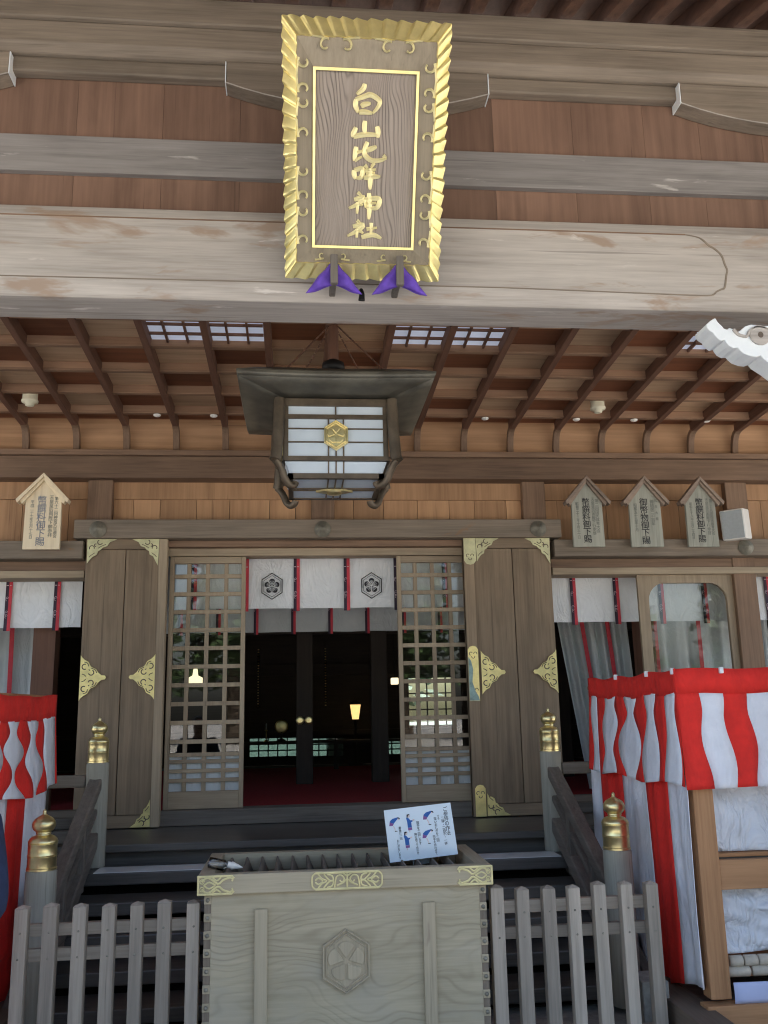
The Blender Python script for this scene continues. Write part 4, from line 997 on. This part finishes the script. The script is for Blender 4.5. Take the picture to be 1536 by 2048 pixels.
# little hand-gel bottle lying at the left end of the box
sb = thing('gel_bottle', (-.40, 4.72, .95), 'small clear bottle with a white nozzle on the left end of the offering box', 'bottle', local=True, rot=(0, R_(14), R_(12)))
MB().lathe([(.005, -.045), (.026, -.042), (.027, 0), (.026, .035), (.012, .045), (.011, .055)], (0, 0, .028), 18, axis='x').build('bottle', 'clear', sb)
MB().lathe([(.016, .05), (.016, .07), (.02, .072), (.012, .10), (.002, .128)], (0, 0, .034), 18, axis='x').build('nozzle', 'plastic_white', sb)

# ------------------------------------------------------------------ striped stalls
def stall(name, X, sgn, y0, y1, label, full):
    t = thing(name, (X+sgn*.9, (y0+y1)/2, .1), label, 'stall', 'timber stalls with red and white cloth')
    s = sgn
    def B(nm, a, b_, c, d, e, f, mat='stall_z'): return MB().box(min(X+s*a, X+s*b_), max(X+s*a, X+s*b_), c, d, e, f).build(nm, mat, t, bevel=.004)
    for a in (.035, 1.6):
        for y in (y0, y1-.1): B('post', a, a+.105, y+.0, y+.09, .29, 1.80)
    B('front_rail', .142, 1.6, y0+.01, y0+.05, .785, .925, 'stall_x'); B('front_rail', .0, 1.75, y0-.03, y0+.06, .12, .27, 'stall_x')
    B('back_rail', .142, 1.6, y1-.08, y1-.04, .785, .925, 'stall_x')
    B('roof_board', .02, 1.75, y0+.02, y1, 1.80, 1.825, 'stall_x'); B('shelf', .142, 1.6, y0+.06, y1-.1, .37, .39, 'stall_x'); B('shelf', .142, 1.6, y0+.06, y1-.1, .93, .95, 'stall_x')
    for a in (-.12, .9): B('sill_beam', a, a+.16, y0-.25, y1+.1, .075, .255, 'sill_y')
    return t
stall('stall', 1.96, 1, 4.6, 6.15, 'open timber stall at right with plastic sheeted shelves behind the striped cloth', True)
stall('stall', -1.535, -1, 4.42, 6.0, 'timber stall at the left edge hidden under striped cloth', False)
def stripes(X, ys, ztop, zbot, band, edges, wig, sgn, name, label, group, hem=None, bulge=0.01):
    # cloth hanging in a plane x = X from y[0] to y[1]; edges = boundaries of stripes; first colour red
    m = MB(); nv = 26; cols = []
    def E(k, v):
        e = edges[k]
        if 0 < k < len(edges)-1: e += wig[k % len(wig)][0]*math.sin(2*math.pi*(v*wig[k % len(wig)][1]+wig[k % len(wig)][2]))*min(1, v*5)
        return e
    nb = 3
    for k in range(len(edges)-1):
        def fn(u, v, k=k):
            y = E(k, v)*(1-u)+E(k+1, v)*u
            zt = ztop(y)-band+.006; zb = zbot(y); z = zt+(zb-zt)*v
            return (X-sgn*(bulge*math.sin(y*7+v)*v+.012*math.sin(y*19)*v+.03*v)*min(1, (y-edges[0])*4), y, z)
        m.grid(fn, nb, nv, lambda i, j, k=k: k % 2)
    def top(u, v):
        y = edges[0]+(edges[-1]-edges[0])*u; return (X+sgn*.002*math.sin(y*30), y, ztop(y)-band*v)
    m.grid(top, 40, 3, lambda i, j: 0)
    o = m.build(name, ['red_cloth', 'stall_white'], solid=.003, recalc=False)
    return o
# right stall: side valance, front valance, lower side cloth
zt = lambda y: 1.875-.014*math.sin((y-4.58)*2.0)+.008*math.sin(y*13)
zb = lambda y: 1.285+.014*math.sin((y-4.58)*9)
ed = [4.572, 4.60, 4.735, 4.86, 5.03, 5.15, 5.36, 5.50, 5.70, 5.85, 5.96, 6.01]
o = stripes(1.945, None, zt, zb, .125, ed, [(.0, 1, 0), (.02, .9, .1), (.02, .8, .4), (.035, 1.0, .05), (.04, 1.0, .5), (.065, 1.15, .08), (.065, 1.15, .55), (.05, 1.5, .2), (.03, 1.5, .7)], 1, 'striped_valance', '', '')
for v in o.data.vertices: v.co.x -= .0
solo(o, (1.945, 5.3, 1.28)); tag(o, 'red and white wavy-striped valance along the near side of the right stall', 'cloth', 'striped stall cloths')
m = MB(); xs = [1.945, 2.06, 2.19, 2.32, 2.47, 2.60, 2.75, 2.88, 3.03, 3.16, 3.31, 3.44, 3.6]
for k in range(len(xs)-1):
    def fn(u, v, k=k):
        we = lambda e: (.016*math.sin(2*math.pi*v*1.1+e*1.3)*min(1, v*4) if e else 0)
        x = xs[k]+(xs[k+1]-xs[k])*u; w = we(k)*(1-u)+we(k+1)*u
        return (x+w*1.0+.02*v*(0 if k == 0 and u == 0 else 1), 4.574-.02*v-.008*math.sin(x*21)*v-.005*math.sin(x*47+v*3)*v, 1.753-.478*v+.004*math.sin(x*9)*v)
    m.grid(fn, 3, 16, lambda i, j, k=k: k % 2)
m.grid(lambda u, v: (1.945+1.655*u, 4.572, 1.873+.004*math.sin(u*22)-.128*v), 30, 2, lambda i, j: 0)
o = m.build('striped_valance', ['red_cloth', 'stall_white'], solid=.003, recalc=False); solo(o, (2.7, 4.57, 1.27)); tag(o, 'red and white striped valance across the open front of the right stall', 'cloth', 'striped stall cloths')
def lower(X, sgn, ed, zt0, zb0, hem):
    m = MB()
    for k in range(len(ed)-1):
        def fn(u, v, k=k):
            y = ed[k]+(ed[k+1]-ed[k])*u; zb_ = hem(y); ye = lambda e: (.03*math.sin(v*3.2+e*1.7)*v if e else 0); yy = y+ye(k)*(1-u)+ye(k+1)*u
            return (X+sgn*(.02*math.sin(y*16+v*1.2)*(.3+.7*v)+.008*math.sin(y*41)+.015), yy, zt0+(zb_-zt0)*v)
        m.grid(fn, 10, 18, lambda i, j, k=k: k % 2)
    return m.build('striped_curtain', ['stall_white', 'red_cloth'], solid=.003, recalc=False)
o = lower(1.955, 1, [4.58, 4.85, 5.17, 5.58, 5.95, 6.15], 1.34, .3, lambda y: .36-.16*min(1, (y-4.58)/.6)+.02*math.sin(y*8)); solo(o, (1.97, 5.3, .25))
tag(o, 'broad-striped red and white cloth hanging down the near side of the right stall', 'cloth', 'striped stall cloths')
# left stall cloths
zt = lambda y: 1.83-.02*math.sin((y-4.5)*2.1)+.004*math.sin(y*11)
zb = lambda y: 1.275+.018*math.sin((y-4.5)*5)
ed = [4.42, 4.50, 4.62, 4.74, 4.90, 5.02, 5.23, 5.37, 5.59, 5.69, 5.96]
o = stripes(-1.52, None, zt, zb, .14, ed+[5.985], [(0, 1, 0), (.045, 1.1, .1), (.045, 1.1, .6), (.05, 1.3, .1), (.05, 1.3, .6), (.07, 1.6, .15), (.07, 1.6, .6), (.06, 1.4, .0), (.06, 1.3, .4), (.03, 1.1, .2), (0, 1, 0)], -1, 'striped_valance', '', '')
solo(o, (-1.52, 5.2, 1.27)); tag(o, 'red and white wavy-striped valance along the left stall, under the pale tablet', 'cloth', 'striped stall cloths')
o = lower(-1.53, -1, [4.42, 4.75, 5.18, 5.56, 5.95], 1.34, .3, lambda y: .15); 
for i, p in enumerate(o.data.polygons): p.material_index = 1-p.material_index
solo(o, (-1.53, 5.2, .15)); tag(o, 'broad-striped cloth hanging under the valance of the left stall', 'cloth', 'striped stall cloths')
m = MB()
def sh(x0, x1, z0, z1, y, ph): 
    return lambda u, v: (x0+(x1-x0)*u, y-.012*math.sin(u*9+v*7+ph)-.016*abs(math.sin(u*5-v*6+ph))-.006*math.sin(u*31+v*23+ph*3), z0+(z1-z0)*v)
o = MB().grid(sh(2.112, 3.5, .955, 1.70, 4.70, 0), 60, 36).build('plastic_sheet', 'sheet', recalc=False, solid=.002); solo(o, (2.8, 4.7, .95)); tag(o, 'crumpled white plastic sheet behind the upper opening of the right stall', 'sheet', 'white sheets in the right stall')
o = MB().grid(sh(2.112, 3.5, .475, .782, 4.70, 2), 60, 24).build('plastic_sheet', 'sheet', recalc=False, solid=.002); solo(o, (2.8, 4.7, .47)); tag(o, 'crumpled white plastic sheet below the middle rail of the right stall', 'sheet', 'white sheets in the right stall')
o = MB().grid(lambda u, v: (2.11+1.35*u, 4.595-.01*math.sin(u*3)-.02*v*(1-v), .365-.095*v), 20, 5).build('paper_sheet', 'sheet_blue', recalc=False, solid=.002); solo(o, (2.8, 4.6, .27)); tag(o, 'smooth bluish paper sheet at the foot of the right stall', 'sheet')
i = 0
for row, zz in ((0, .397), (1, .445)):
    for k in range(7 if row else 5):
        x = 2.135+(.075 if row else .15)*k+random.uniform(0, .01)+.02; L = .035 if row else .068
        r = .026
        m = MB(); m.tube([(x-L, 4.66, zz), (x-L*.9, 4.66, zz), (x+L*.9, 4.66, zz), (x+L, 4.66, zz)], [r*.6, r, r, r*.6], 10)
        o = m.build('wrapped_roll', 'bag'); solo(o, (x, 4.66, zz-r))
        tag(o, '%s beige wrapped roll from the post, %s row of the stall shelf' % (['first', 'second', 'third', 'fourth', 'fifth', 'sixth', 'seventh'][k], 'upper' if row else 'lower'), 'roll', 'beige wrapped rolls')

# ------------------------------------------------------------------ lamps inside
t = thing('standing_lamp', (.80, 12.9, .94), 'tapered paper lamp glowing warm yellow in the dark hall', 'lamp')
MB().lathe([(.045, 1.57), (.075, 1.77)], (.80, 12.9, 0), 6).build('shade', 'lamp_warm', t)
MB().lathe([(.09, 1.775), (.09, 1.79), (.03, 1.83)], (.80, 12.9, 0), 6).build('cap', 'inner_z', t)
MB().lathe([(.10, .95), (.10, .98), (.018, 1.0), (.018, 1.56), (.05, 1.568)], (.80, 12.9, 0), 12).build('stand', 'inner_z', t)
t = thing('pendant_lamp', (-1.40, 12.7, 2.08), 'small pendant lamp glowing pale gold behind the left lattice', 'lamp')
MB().lathe([(.10, 2.10), (.10, 2.17), (.04, 2.20), (.025, 2.30)], (-1.40, 12.7, 0), 10).build('shade', 'lamp_pale', t)
MB().tube([(-1.40, 12.7, 2.3), (-1.40, 12.7, 3.98)], .006, 6).build('cord', 'black_metal', t)
t = thing('ceiling_lamp', (1.33, 12.6, 2.0), 'small square white lamp glowing at the right edge of the doorway', 'lamp')
MB().box(1.28, 1.38, 12.55, 12.65, 2.03, 2.12).build('shade', 'lamp_pale', t, bevel=.01)
MB().tube([(1.33, 12.6, 2.12), (1.33, 12.6, 3.98)], .006, 6).build('cord', 'black_metal', t)
m = MB(); m.box(-.9, 1.9, 12.2, 12.6, 1.28, 1.31)
t = thing('altar_table', (.5, 12.4, .94), 'long dark table standing deep inside the hall', 'table')
m.build('table_top', 'inner_x', t)
for x in (-.85, .5, 1.85): MB().box(x-.03, x+.03, 12.25, 12.31, .94, 1.279).build('leg', 'inner_z', t)

def furn(name, cat, x, y, label, group=None): return thing(name, (x, y, 1.31), label, cat, group)
t = furn('altar_mirror', 'mirror', -.22, 12.4, 'round dark brass mirror on a stand on the long table in the hall')
MB().lathe([(.004, 0), (.085, 0), (.09, -.008), (.07, -.014), (.004, -.016)], (-.22, 12.40, 1.50), 24, axis='y').build('disc', 'brass', t)
MB().lathe([(.06, 1.311), (.055, 1.33), (.014, 1.35), (.014, 1.415), (.03, 1.43)], (-.22, 12.41, 0), 14).build('stand', 'inner_z', t)
cst = None
for x, lab in ((-.42, 'small brass candlestick left of the round mirror in the hall'), (.02, 'small brass candlestick right of the round mirror in the hall')):
    if cst is None:
        cst = furn('candlestick', 'candlestick', x, 12.4, lab, 'brass candlesticks on the long table')
        MB().lathe([(.035, 1.311), (.03, 1.32), (.008, 1.335), (.008, 1.44), (.022, 1.45), (.022, 1.458)], (x, 12.4, 0), 12).build('stem', 'brass', cst)
        MB().lathe([(.010, 1.459), (.010, 1.54), (.003, 1.55)], (x, 12.4, 0), 8).build('candle', 'cloth_white', cst)
    else: c = copy_tree(cst); c.location.x = x; tag(c, lab)
gl = None
for x, lab in ((-.52, 'hanging string of small brass beads left of the dark pillar in the hall'), (.36, 'hanging string of small brass beads right of the dark pillar in the hall')):
    if gl is None:
        m = MB()
        for k in range(22): m.lathe([(.002, .008), (.011, .003), (.011, -.003), (.002, -.008)], (0, 0, -.035*k), 8)
        gl = m.build('bead_string', 'brass'); o = gl
    else: o = gl.copy(); COL.objects.link(o)
    o.location = (x, 12.1, 2.50); tag(o, lab, 'bead string', 'hanging bead strings in the hall')
# ------------------------------------------------------------------ person at the left edge
def skin_obj(name, mat, parent, nodes, edges, sub=2):
    me = bpy.data.meshes.new(name); me.from_pydata([n[0] for n in nodes], edges, []); me.materials.append(M[mat])
    o = bpy.data.objects.new(name, me); COL.objects.link(o); o.parent = parent; ORG[o.name] = Vector((0,0,0))
    sk = o.modifiers.new('skin', 'SKIN'); sk.use_smooth_shade = True
    lay = me.skin_vertices[0].data if me.skin_vertices else None
    if lay is None:
        import bmesh
        bm = bmesh.new(); bm.from_mesh(me); bm.verts.layers.skin.verify(); bm.to_mesh(me); bm.free(); lay = me.skin_vertices[0].data
    for i, n in enumerate(nodes):
        r = n[1]; lay[i].radius = r if isinstance(r, tuple) else (r, r)
        lay[i].use_root = (i == 0)
    sb_ = o.modifiers.new('sub', 'SUBSURF'); sb_.levels = sub; sb_.render_levels = sub
    return o
pr = thing('person', (-1.232, 3.34, 0), 'person in a navy jacket standing at the very left edge, only an elbow showing', 'person', local=True, rot=(0, 0, R_(-12)))
nodes = [((0,0,.90),(.15,.11)), ((0,0,1.08),(.13,.10)), ((0,0,1.25),(.15,.11)), ((0,.0,1.36),(.09,.07)), ((0,.01,1.43),(.052,.055)), ((0,.015,1.50),(.075,.085)), ((0,.015,1.58),(.075,.09)), ((0,.01,1.64),(.045,.055)),
 ((.17,0,1.33),.055), ((.215,-.02,1.08),.042), ((.10,.14,1.06),.032), ((.04,.17,1.09),.026),
 ((-.17,0,1.33),.055), ((-.215,-.02,1.08),.042), ((-.19,.10,.88),.032), ((-.18,.14,.82),.026),
 ((.09,0,.82),.085), ((.10,.01,.47),.055), ((.10,-.02,.10),.038), ((.10,.10,.04),.032),
 ((-.09,0,.82),.085), ((-.10,.01,.47),.055), ((-.10,-.02,.10),.038), ((-.10,.10,.04),.032)]
edges = [(0,1),(1,2),(2,3),(3,4),(4,5),(5,6),(6,7),(2,8),(8,9),(9,10),(10,11),(2,12),(12,13),(13,14),(14,15),(0,16),(16,17),(17,18),(18,19),(0,20),(20,21),(21,22),(22,23)]
# hands: palm and five fingers each
def hand(ix, p, d, up, side):
    global nodes, edges
    p, d, up = Vector(p), Vector(d).normalized(), Vector(up).normalized(); w = d.cross(up)*side
    nodes.append((tuple(p+d*.05), (.030, .014))); pi = len(nodes)-1; edges.append((ix, pi))
    for k, L in enumerate((.065, .075, .07, .055)):
        b_ = p+d*.075+w*(.024-.016*k); nodes.append((tuple(b_), .0085)); a = len(nodes)-1; edges.append((pi, a))
        nodes.append((tuple(b_+d*L*.55-up*.008), .008)); nodes.append((tuple(b_+d*L*.9-up*.024), .0068)); edges.extend([(a, a+1), (a+1, a+2)])
    nodes.append((tuple(p+d*.03+w*.034), .011)); a = len(nodes)-1; edges.append((pi, a)); nodes.append((tuple(p+d*.06+w*.052-up*.01), .0095)); edges.append((a, a+1))
hand(11, (.04,.17,1.09), (-1,.25,.25), (0,1,0), 1); hand(15, (-.18,.14,.82), (.1,.6,-.8), (0,.7,.6), -1)
body = skin_obj('body', 'skin', pr, nodes, edges)
skin_obj('jacket', 'navy', pr, [((0,0,.84),(.185,.14)), ((0,0,1.02),(.17,.13)), ((0,0,1.24),(.18,.135)), ((0,0,1.37),(.12,.09)), ((.185,0,1.345),.078), ((.235,-.025,1.08),.066), ((.12,.12,1.05),.052), ((-.185,0,1.345),.078), ((-.235,-.025,1.08),.066), ((-.20,.08,.90),.052), ((0,.005,1.42),(.07,.07))], [(0,1),(1,2),(2,3),(3,10),(2,4),(4,5),(5,6),(2,7),(7,8),(8,9)])
skin_obj('trousers', 'trousers', pr, [((0,0,.92),(.165,.125)), ((.095,0,.80),.105), ((.105,.01,.47),.078), ((.105,-.02,.09),.066), ((-.095,0,.80),.105), ((-.105,.01,.47),.078), ((-.105,-.02,.09),.066)], [(0,1),(1,2),(2,3),(0,4),(4,5),(5,6)])
skin_obj('hair', 'hair', pr, [((0,-.02,1.52),(.07,.07)), ((0,-.012,1.60),(.088,.098)), ((0,-.005,1.665),(.05,.06))], [(0,1),(1,2)])
m = MB(); m.lathe([(.001, .128), (.008, .120), (.012, .108), (.008, .1)], (0, .0, 1.545), 8, axis='y')
m.build('nose', 'skin', body)
m = MB()
for s in (-1, 1): m.lathe([(.001, .103), (.009, .098), (.011, .09)], (s*.031, 0, 1.572), 8, axis='y')
m.box(-.022, .022, .092, .101, 1.508, 1.516); m.build('face_features', 'hair', body)
for s in (-1, 1):
    m = MB(); m.tube([(s*.102, -.12, .03), (s*.102, -.06, .045), (s*.102, .05, .05), (s*.104, .13, .035), (s*.104, .16, .03)], [.03, .045, .048, .042, .02], 12)
    for i, q in enumerate(m.v): m.v[i] = (q[0], q[1], max(.004, q[2]))
    m.build('shoe', 'trousers', pr)

# ------------------------------------------------------------------ white ties on the stall cloth, unseen trees added to darken glass reflections and back windows
ck = 0
for (x, y, z, lab) in ((1.942, 4.60, 1.868, 'small white cloth tie at the front corner of the right stall'), (2.19, 4.566, 1.868, 'small white cloth tie on the front top edge of the right stall'), (1.938, 4.95, 1.868, 'small white cloth tie on the side edge of the right stall, next to the corner'), (1.938, 5.45, 1.868, 'small white cloth tie halfway along the side edge of the right stall')):
    o = MB().box(x-.011, x+.011, y-.009, y+.011, z-.022, z+.010).build('cloth_tie', 'cloth_white', bevel=.004); solo(o, (x, y, z-.022)); tag(o, lab, 'tie', 'white ties on the right stall')

def tree(name, loc, h, cr, n, label, group):
    t = thing(name, loc, label, 'tree', group); rnd = random.Random(5)
    x, y, z = loc; m = MB(); m.tube([(x, y, -.1), (x+.05, y, h*.4), (x, y, h*.93)], [h*.032, h*.02, h*.005], 8)
    for k in range(14):
        a = rnd.random()*6.28; zz = h*(.22+.05*k); L = cr*(1.1-.06*k); m.tube([(x, y, zz), (x+L*math.cos(a)*.8, y+L*math.sin(a)*.8, zz+L*.15)], [h*.007, .01], 5)
    m.build('trunk', 'bark', t); m = MB(); vs = []; fs = []
    for k in range(n):
        u = rnd.random()**.8; zz = h*(.2+.8*u); r = cr*(1-u)**.7*(.35+.65*math.sqrt(rnd.random()))*(.75+.25*math.sin(k*.7)); a = rnd.random()*6.28
        c = Vector((x+r*math.cos(a), y+r*math.sin(a), zz-.15*r)); q = .22+.2*rnd.random()
        d1 = Vector((rnd.uniform(-1, 1), rnd.uniform(-1, 1), rnd.uniform(-.6, .6))).normalized()*q; d2 = d1.cross(Vector((rnd.uniform(-1, 1), rnd.uniform(-1, 1), 1))).normalized()*q*.6
        o = len(vs); vs += [c-d1, c+d2, c+d1, c-d2]; fs.append((o, o+1, o+2, o+3))
    m.add(vs, fs, .5); m.build('crown', 'leaf', t, recalc=False); return t
tr = tree('added_cedar', (-9, -33, 0), 15, 3.6, 5200, 'tall dark green cedar out of view, added to darken door-glass reflections and back windows', 'unseen cedars added around the hall')
for x, y, k, a in ((-3.5, -36, 1.1, 1), (1.5, -31, .9, 2), (6, -37, 1.15, 3), (12, -33, 1.0, 4), (18, -38, 1.2, 5), (-16, -37, 1.1, 6), (-24, -34, 1.0, 2.5), (26, -35, 1.1, 1.5), (-5, 24, .75, 2), (1, 22, .7, 1), (7, 24, .8, 4), (-11, 23, .8, 5), (13, 22, .8, 3)):
    c = copy_tree(tr); c.location = (x, y, 0); c.scale = (k, k, k); c.rotation_euler.z = a

# ------------------------------------------------------------------ camera, light
f, p, yw, ro = 1800., R_(12.35), R_(5.58), R_(-1.18)
fw = Vector((math.sin(yw)*math.cos(p), math.cos(yw)*math.cos(p), math.sin(p))); rt = Vector((math.cos(yw), -math.sin(yw), 0)); up = rt.cross(fw)
r2 = rt*math.cos(ro)+up*math.sin(ro); u2 = -rt*math.sin(ro)+up*math.cos(ro)
cam = bpy.data.cameras.new('camera'); co = bpy.data.objects.new('camera', cam); COL.objects.link(co)
cam.sensor_fit = 'VERTICAL'; cam.sensor_height = 36; cam.lens = f/2048*36; cam.clip_end = 500; cam.clip_start = .05
mt = Matrix((r2, u2, -fw)).transposed().to_4x4(); mt.translation = (0, 0, 1.7); co.matrix_world = mt
S.camera = co
W = bpy.data.worlds.new('World'); S.world = W; W.use_nodes = True; nt = W.node_tree
sky = nt.nodes.new('ShaderNodeTexSky'); sky.sky_type = 'NISHITA'; sky.sun_disc = False
EL, AZ = R_(52), R_(20)      # sun high behind the hall
sky.sun_elevation = EL; sky.sun_rotation = AZ; sky.air_density = 1; sky.dust_density = 5; sky.ozone_density = .4
bg = nt.nodes['Background']; bg.inputs['Strength'].default_value = .15; nt.links.new(sky.outputs[0], bg.inputs[0])
sl = bpy.data.lights.new('sun', 'SUN'); sl.energy = 3.5; sl.angle = R_(.5); sl.color = (1, .95, .87)
so = bpy.data.objects.new('sun', sl); COL.objects.link(so)
d = Vector((math.sin(AZ)*math.cos(EL), math.cos(AZ)*math.cos(EL), math.sin(EL))); so.rotation_euler = d.to_track_quat('Z', 'Y').to_euler()
S.view_settings.view_transform = 'Standard'; S.view_settings.look = 'None'; S.view_settings.gamma = 1; S.view_settings.exposure = 1.9
S.cycles.max_bounces = 8; S.cycles.diffuse_bounces = 5; S.cycles.transparent_max_bounces = 12; S.cycles.use_denoising = True; S.cycles.filter_width = 1.1
S.cycles.sample_clamp_indirect = 6
